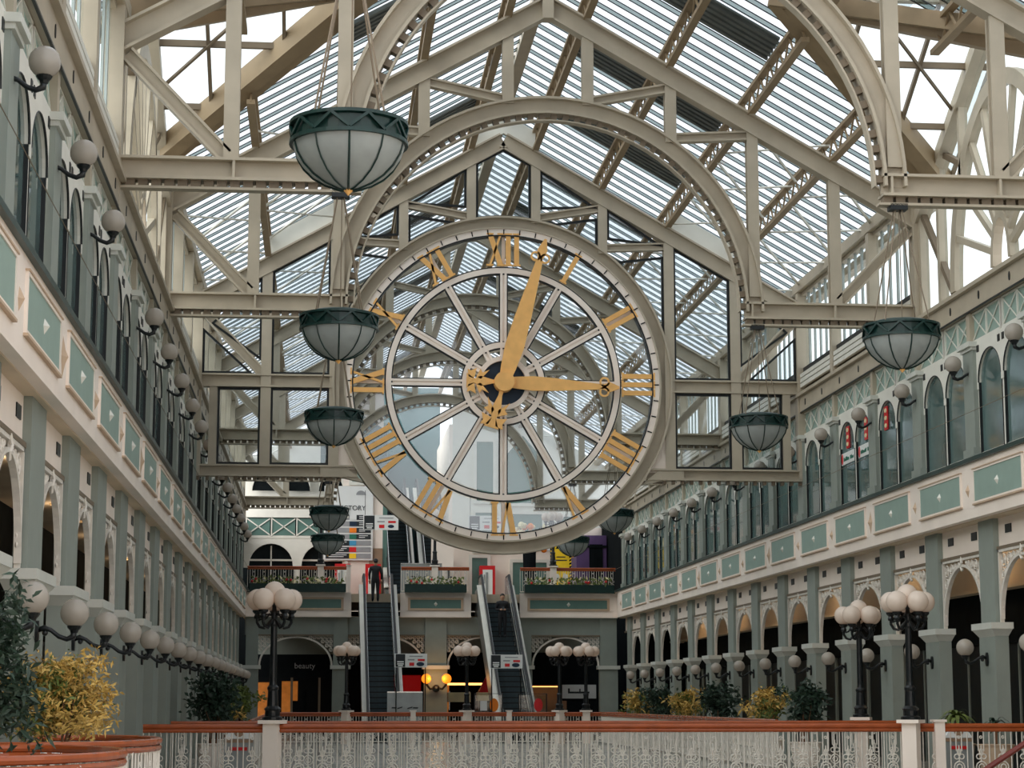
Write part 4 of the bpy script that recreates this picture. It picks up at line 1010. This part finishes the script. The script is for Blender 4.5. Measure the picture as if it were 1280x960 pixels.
# ------------------------------------------------------------------ escalators
def escalator(x, y, z, rise, label, wid=1.02):
    o = empty('escalator', (x, y, z)); tag(o, label, 'escalator')
    run = rise / .575; n = int(rise / .2); hw = wid / 2
    sm_ = MB().box(-hw, hw, 0, .42, -.35, 0).mesh('step', 'step_metal')
    rs = MB()
    rs.box(-hw, hw, -.012, .05, -.035, .006)
    rsm = rs.mesh('nosing', 'rubber')
    for i in range(n + 1):
        q = put(sm_, 'step', o, (0, i * run / n, i * .2 * rise / (n * .2))); put(rsm, 'nosing', q)
    for e in (-1, 1):
        xa, xb = sorted((e * hw, e * (hw + .10)))
        pl = [(-1.2, 0), (0, 0), (run, rise), (run + 1.2, rise), (run + 1.2, rise + .9), (run, rise + .92), (0, .92), (-1.2, .9)]
        MB().prism(pl, YZ, xa, xb).build('balustrade', 'steel_metal', o)
        xa, xb = sorted((e * (hw + .10), e * (hw + .26)))
        pl2 = [(-1.2, 0), (0, -.4), (run, rise - .7), (run + 1.2, rise - .7), (run + 1.2, rise + .35), (run, rise + .42), (0, .42), (-1.2, .4)]
        MB().prism(pl2, YZ, xa, xb).build('side_cladding', 'cladding', o)
        xc = e * (hw + .07)
        pts = [(xc, -1.1, .6), (xc, -1.28, .75), (xc, -1.15, .95), (xc, 0, .99), (xc, run, rise + .99), (xc, run + 1.15, rise + .97), (xc, run + 1.28, rise + .75)]
        MB().tube(pts, .05, 8).build('handrail', 'rubber', o)
        MB().prism([(-1., .5), (0, .52), (run, rise + .52), (run, rise + .57), (0, .57), (-1., .55)], YZ, *sorted((e * (hw + .27), e * (hw - .005)))).build('trim_strip', 'white_paint', o)
    MB().box(-hw, hw, -1.2, 0, -.3, .0).build('landing_plate', 'steel_metal', o); MB().box(-hw, hw, run + .3, run + 1.4, rise - .3, rise + .005).build('landing_plate', 'steel_metal', o)
    return o
escalator(2.36, 75.2, 0, 5.72, 'escalator with the person in dark clothes near its top, below the directory sign')
escalator(7.28, 75.2, 0, 5.72, 'escalator with the person in a suit holding a phone')
escalator(3.5, 90.3, 5.9, 5.4, 'upper escalator rising behind the clock beside the directory sign', .9)
escalator(5.15, 90.3, 5.9, 5.4, 'upper escalator rising behind the clock beside the cream wall', .9)
def end_panel(x, y, z, label, wd=.63, hh=1.8):
    o = empty('barrier_panel', (x, y, z)); tag(o, label, 'barrier')
    MB().box(-wd, wd, -.05, .05, 0, hh).build('panel', 'panel_grey', o); MB().box(-wd, wd, -.07, .07, hh - .02, hh + .03).build('top_edge', 'steel_metal', o)
    for q in (-1, 1):
        for k in (0, 1):
            c = q * (.18 + .2 * k)
            MB().prism([(c - .1, hh - .6 + .03 * k), (c + .08, hh - .55 - .03 * k), (c + .1, hh - .5 - .03 * k), (c - .08, hh - .55 + .03 * k)], XZ, -.06, -.05).build('slash_mark', 'dark_print', o)
end_panel(3.05, 73.6, 0, 'grey metal panel with dark slashes at the foot of the escalator')
end_panel(4.35, 88.8, 5.9, 'grey metal panel with dark slashes at the foot of the upper escalators', .9, 1.5)
for x_, lb in ((6.05, 'glass barrier with sanitiser stickers on the pier side of the escalator foot'), (7.65, 'glass barrier with red sticker on the far railing side of the escalator foot')):
    o = empty('glass_barrier', (x_, 73.6, 0)); tag(o, lb, 'barrier')
    MB().box(-.5, .5, -.01, .01, .1, 1.7).build('pane', 'clear_glass', o); MB().tube([(-.5, 0, 0), (-.5, 0, 1.75), (.5, 0, 1.75), (.5, 0, 0)], .025, 6).build('frame', 'black_iron', o)
    MB().prism([(.2 + .16 * math.cos(t * PI / 7), 1.35 + .24 * math.sin(t * PI / 7)) for t in range(14)], XZ, -.03, -.015).build('sticker', 'orange_print' if x_ < 7 else 'red_paint', o)
    if x_ < 7: MB().box(-.3, -.05, -.03, -.015, 1.15, 1.5).build('sticker', 'white_print', o)

# ------------------------------------------------------------------ people
def person(loc, label, pose, rz=0.):
    o = empty('person', loc, rz); tag(o, label, 'person')
    V = {}; E = []; Rr = {}
    def j(n, p, r, par=None):
        V[n] = (len(V), p); Rr[n] = r
        if par: E.append((V[par][0], V[n][0]))
    j('pelvis', (0, 0, .93), (.16, .12)); j('waist', (0, 0, 1.08), (.145, .11), 'pelvis'); j('chest', (0, .01, 1.28), (.175, .125), 'waist'); j('upper', (0, .0, 1.40), (.15, .11), 'chest'); j('neck', (0, 0, 1.50), (.055, .055), 'upper')
    for s, n in ((-1, 'l'), (1, 'r')):
        j('hip' + n, (s * .09, 0, .84), (.10, .11), 'pelvis'); j('knee' + n, (s * .10, -.02, .48), (.068, .072), 'hip' + n); j('ank' + n, (s * .105, .02, .10), (.05, .055), 'knee' + n); j('toe' + n, (s * .115, -.14, .04), (.045, .035), 'ank' + n)
        j('sh' + n, (s * .19, 0, 1.40), (.075, .08), 'upper')
        el = (s * .26, .03, 1.13); wr = pose(s); j('el' + n, el, (.055, .055), 'sh' + n); j('wr' + n, wr, (.038, .038), 'el' + n)
    me = bpy.data.meshes.new('body'); ks = list(V); me.from_pydata([V[k][1] for k in ks], E, [])
    me.materials.append(M['suit'])
    b = put(me, 'body', o)
    md = b.modifiers.new('skin', 'SKIN'); md.use_smooth_shade = True
    for k in ks:
        me.skin_vertices[0].data[V[k][0]].radius = Rr[k]
    me.skin_vertices[0].data[0].use_root = True
    b.modifiers.new('sub', 'SUBSURF').levels = 2; b.modifiers['sub'].render_levels = 2
    hd = MB().lathe([(.045, 1.47), (.055, 1.52), (.075, 1.545), (.088, 1.58), (.092, 1.63), (.09, 1.68), (.075, 1.73), (.04, 1.76), (.005, 1.768)], (0, 0, 0), 16)
    hd.prism([(-.018, 1.60), (.018, 1.60), (.008, 1.65), (-.008, 1.65)], XZ, -.115, -.07)
    for s in (-1, 1): hd.sphere((s * .092, .0, 1.63), .022, 6, 5)
    hd.build('head', 'skin', o, smooth=True)
    hr = MB().lathe([(.098, 1.66), (.1, 1.70), (.084, 1.745), (.045, 1.775), (.005, 1.783)], (0, .012, 0), 16)
    hr.sphere((0, .03, 1.66), .092, 12, 8); hr.build('hair', 'hair', o, smooth=True)
    for s in (-1, 1):
        wr = Vector(pose(s)); el = Vector((s * .26, .03, 1.13)); d = (wr - el).normalized()
        hm = MB(); sd = d.cross(Vector((0, 0, 1))); sd = sd.normalized() if sd.length > .1 else Vector((1, 0, 0))
        hm.tube([wr - d * .02, wr + d * .04, wr + d * .09], [.03, .042, .036], 8)
        for k in range(4): b0 = wr + d * .085 + sd * (k - 1.5) * .018; hm.tube([b0, b0 + d * .04, b0 + d * (.065 + .01 * (k in (1, 2))) + Vector((0, 0, -.012))], [.010, .0095, .008], 6)
        hm.tube([wr + d * .03 - sd * s * .03, wr + d * .065 - sd * s * .05, wr + d * .09 - sd * s * .045], [.012, .011, .009], 6)
        hm.build('hand', 'skin', o, smooth=True)
    return o
person((2.25, 84.6, 5.55), 'person in dark clothes standing with back turned near the escalator top', lambda s: (s * .24, -.06, .90), PI)
pp_ = person((7.30, 82.0, 4.0), 'person in dark suit riding the escalator, looking at a phone', lambda s: (s * .09, -.26, 1.12), 0)
ph_ = box(-.04, .04, -.01, .01, -.07, .07).build('phone', 'black_iron', None, (7.30, 81.66, 5.17)); ph_.rotation_euler = (-.6, 0, 0); tag(ph_, 'small dark phone held by the person on the escalator', 'phone')

# ------------------------------------------------------------------ plants
def leaf_cloud(n, rx, ry, rz_, c, size, seed, spiky=False):
    rnd = random.Random(seed); mb = MB(); cl = [(rnd.gauss(0, .45), rnd.gauss(0, .45), rnd.uniform(-.8, .9)) for _ in range(26)]
    for i in range(n):
        a = rnd.choice(cl); p = Vector((c[0] + rx * (a[0] + rnd.gauss(0, .22)), c[1] + ry * (a[1] + rnd.gauss(0, .22)), c[2] + rz_ * (a[2] + rnd.gauss(0, .2))))
        d = Vector((rnd.gauss(0, 1), rnd.gauss(0, 1), rnd.gauss(.2, .8))).normalized(); L = size * rnd.uniform(.6, 1.3)
        sd = d.cross(Vector((rnd.gauss(0, 1), rnd.gauss(0, 1), rnd.gauss(0, 1)))).normalized() * L * (.16 if spiky else .24)
        mb.add([p, p + d * L * .5 + sd, p + d * L + Vector((0, 0, -.15 * L)), p + d * L * .5 - sd], [(0, 1, 2), (0, 2, 3)])
    return mb
def potted_tree(x, y, z, h0, rx, rz_, mat, label, n=1500, size=.13, seed=1, spiky=True, stems=5, extra=None, pot=True):
    o = empty('potted_tree', (x, y, z)); tag(o, label, 'plant')
    rnd = random.Random(seed * 3); tr = MB()
    for i in range(stems):
        t = 2 * PI * i / stems + rnd.random(); r = .05 + .05 * rnd.random(); e = rx * rnd.uniform(.3, .7)
        tr.tube([(r * math.cos(t), r * math.sin(t), 0), (1.3 * r * math.cos(t + .2), 1.3 * r * math.sin(t + .2), h0 * .6), (e * math.cos(t), e * math.sin(t), h0 + rz_ * rnd.uniform(.0, .8))], [.022, .017, .007], 5)
    tr.build('stems', 'bark', o)
    leaf_cloud(n, rx, rx, rz_, (0, 0, h0 + rz_ * .55), size, seed, spiky).build('foliage', mat, o)
    if extra: leaf_cloud(n // 2, rx * .95, rx * .95, rz_ * .9, (0, 0, h0 + rz_ * .5), size, seed + 50, spiky).build('inner_foliage', extra, o)
    if pot: MB().lathe([(.28, 0), (.36, .5), (.4, .55), (.36, .56)], (0, 0, -z), 16).build('pot', 'cream', o); MB().lathe([(.3, .5), (.35, .54)], (0, 0, -z), 16).build('soil', 'soil', o)
    return o
potted_tree(-2.68, 21.6, .5, .80, .45, .38, 'foliage_gold', 'large golden variegated tree inside the round railing', 4200, .085, 3, True, 7, 'foliage_mid')
potted_tree(-2.52, 16.2, .5, .92, .25, .58, 'foliage_dark', 'tall dark leafy plant inside the round railing', 1500, .11, 5, True, 4)
potted_tree(-2.35, 46.5, .5, .75, .5, .50, 'foliage_dark', 'dark rounded potted tree by the arcade beside golden bushes', 1600, .16, 8, False)
potted_tree(-2.4, 51.5, .5, .70, .27, .36, 'foliage_gold', 'golden potted bush behind the dark rounded tree', 1200, .15, 9, True, 5, 'foliage_mid')
potted_tree(-2.2, 57., .5, .70, .45, .45, 'foliage_mid', 'olive potted bush at the end of the row of bushes', 1000, .15, 10, False)
for i, (x_, y_, mt, ex, rx, rz_, lb) in enumerate([(11.2, 46.8, 'foliage_dark', None, .42, .42, 'dark bushy potted tree beside the golden bush, nearest the arch lamp posts'),
        (11.0, 49.8, 'foliage_gold', 'foliage_mid', .42, .34, 'golden potted bush touching the nearer dark bushy tree'),
        (10.75, 55., 'foliage_dark', None, .48, .42, 'dark potted tree in the middle of the far arcade row'),
        (10.9, 60.5, 'foliage_gold', 'foliage_mid', .48, .36, 'golden potted bush in the middle of the far arcade row'),
        (11.0, 66., 'foliage_dark', None, .5, .42, 'dark potted tree at the far end of the arcade row'),
        (10.8, 68.5, 'foliage_gold', 'foliage_mid', .5, .38, 'golden potted bush at the far end of the arcade row')]):
    potted_tree(x_, y_, .5, .70, rx, rz_, mt, lb, 1100, .15, 20 + i, ex is not None, 5, ex)
def palm(x, y, label, n, L, mt, seed, h0):
    o = empty('potted_palm', (x, y, 0)); tag(o, label, 'plant'); rnd = random.Random(seed); mb = MB()
    for i in range(n):
        t = rnd.uniform(0, 2 * PI); el = rnd.uniform(.3, 1.3); l_ = L * rnd.uniform(.7, 1.1); A = []; 
        for k in range(6):
            q = k / 5; r = l_ * q * math.cos(el) * .8; z = h0 + l_ * (q * math.sin(el) - .9 * q * q * .8); wd = .035 * math.sin(PI * min(.97, q * .85 + .12)) + .004
            c = Vector((r * math.cos(t), r * math.sin(t), z)); sd = Vector((-math.sin(t), math.cos(t), 0)) * wd; A += [c - sd, c + sd]
        mb.add(A, [(2 * k, 2 * k + 1, 2 * k + 3, 2 * k + 2) for k in range(5)])
    mb.build('leaves', mt, o); MB().tube([(0, 0, .4), (.02, 0, h0)], .03, 6).build('trunk', 'bark', o)
    MB().lathe([(.25, 0), (.33, .65), (.36, .7), (.3, .71)], (0, 0, 0), 16).build('pot', 'trim_tan', o)
palm(12.0, 38.0, 'green fountain shaped palm behind the long railing', 46, .62, 'foliage_mid', 3, 1.15)
palm(12.45, 37.1, 'small dark strappy plant next to the fountain shaped palm', 20, .55, 'foliage_dark', 4, 1.05)

# ------------------------------------------------------------------ sign stands behind the long railing
def sign_stand(x, y, label):
    o = empty('sign_stand', (x, y, 0)); tag(o, label, 'sign')
    MB().box(-.26, .26, 0, .1, 0, .83).build('board', 'panel_grey', o)
    MB().prism([(-.27, .83), (.27, .83), (.2, .92), (.12, 1.0), (.05, 1.05), (-.05, 1.05), (-.12, 1.0), (-.2, .92)], XZ, -.01, .11).build('gable_top', 'white_print', o)
    MB().prism([(.09 * math.cos(t * PI / 8), .95 + .09 * math.sin(t * PI / 8)) for t in range(16)], XZ, -.02, -.01).build('round_emblem', 'brown_door', o)
    MB().box(-.25, .25, -.02, 0, .76, .82).build('band', 'brown_door', o); MB().box(-.15, .15, -.02, 0, .62, .68).build('print_lines', 'red_paint', o)
sign_stand(-1.42, 37.2, 'sign stand with white gable top behind the long railing near the lamp post')
sign_stand(11.72, 37., 'sign stand with white gable top behind the long railing under the palm')

# ------------------------------------------------------------------ banners and red hangings inside the upper windows
for i, (yb, z, lb) in enumerate(((45.98, 7.28, 'white window banner with red oval beside the red hanging strips'), (47.55, 7.28, 'white window banner half hidden by the window post'))):
    o = empty('window_banner', (side_x(1, 7.94), yb, z)); tag(o, lb, 'banner')
    MB().box(-.01, .01, -.62, .62, -.14, .14).build('sheet', 'white_print', o)
    MB().prism([(.52 + .07 * math.cos(t * PI / 7), .13 * math.sin(t * PI / 7)) for t in range(14)], YZ, -.02, -.01).build('red_oval', 'red_paint', o)
    ln = MB()
    for k in range(11):
        if k == 6: continue
        h_ = random.uniform(.05, .1); ln.box(-.02, -.01, .36 - k * .085 - .028, .36 - k * .085 + .028, -.06, -.06 + h_)
    ln.build('print_lines', 'green_print', o)
for i, (yb, lb) in enumerate(((47.55, 'red hanging strip with pale spots between the globe lamp and the banner'), (45.9, 'red hanging strip in the arched window above the white banner'), (44.2, 'red hanging strip alone in its arched window with no banner'))):
    o = empty('hanging_strip', (side_x(1, 7.94), yb, 7.75)); tag(o, lb, 'decoration')
    MB().box(-.01, .01, -.14, .14, -.25, .28).build('cloth', 'red_paint', o)
    for k in range(3): MB().prism([(.09 * math.cos(t * PI / 5), -.15 + .17 * k + .05 * math.sin(t * PI / 5)) for t in range(10)], YZ, -.02, -.01).build('pale_spot', 'flower_cream', o)
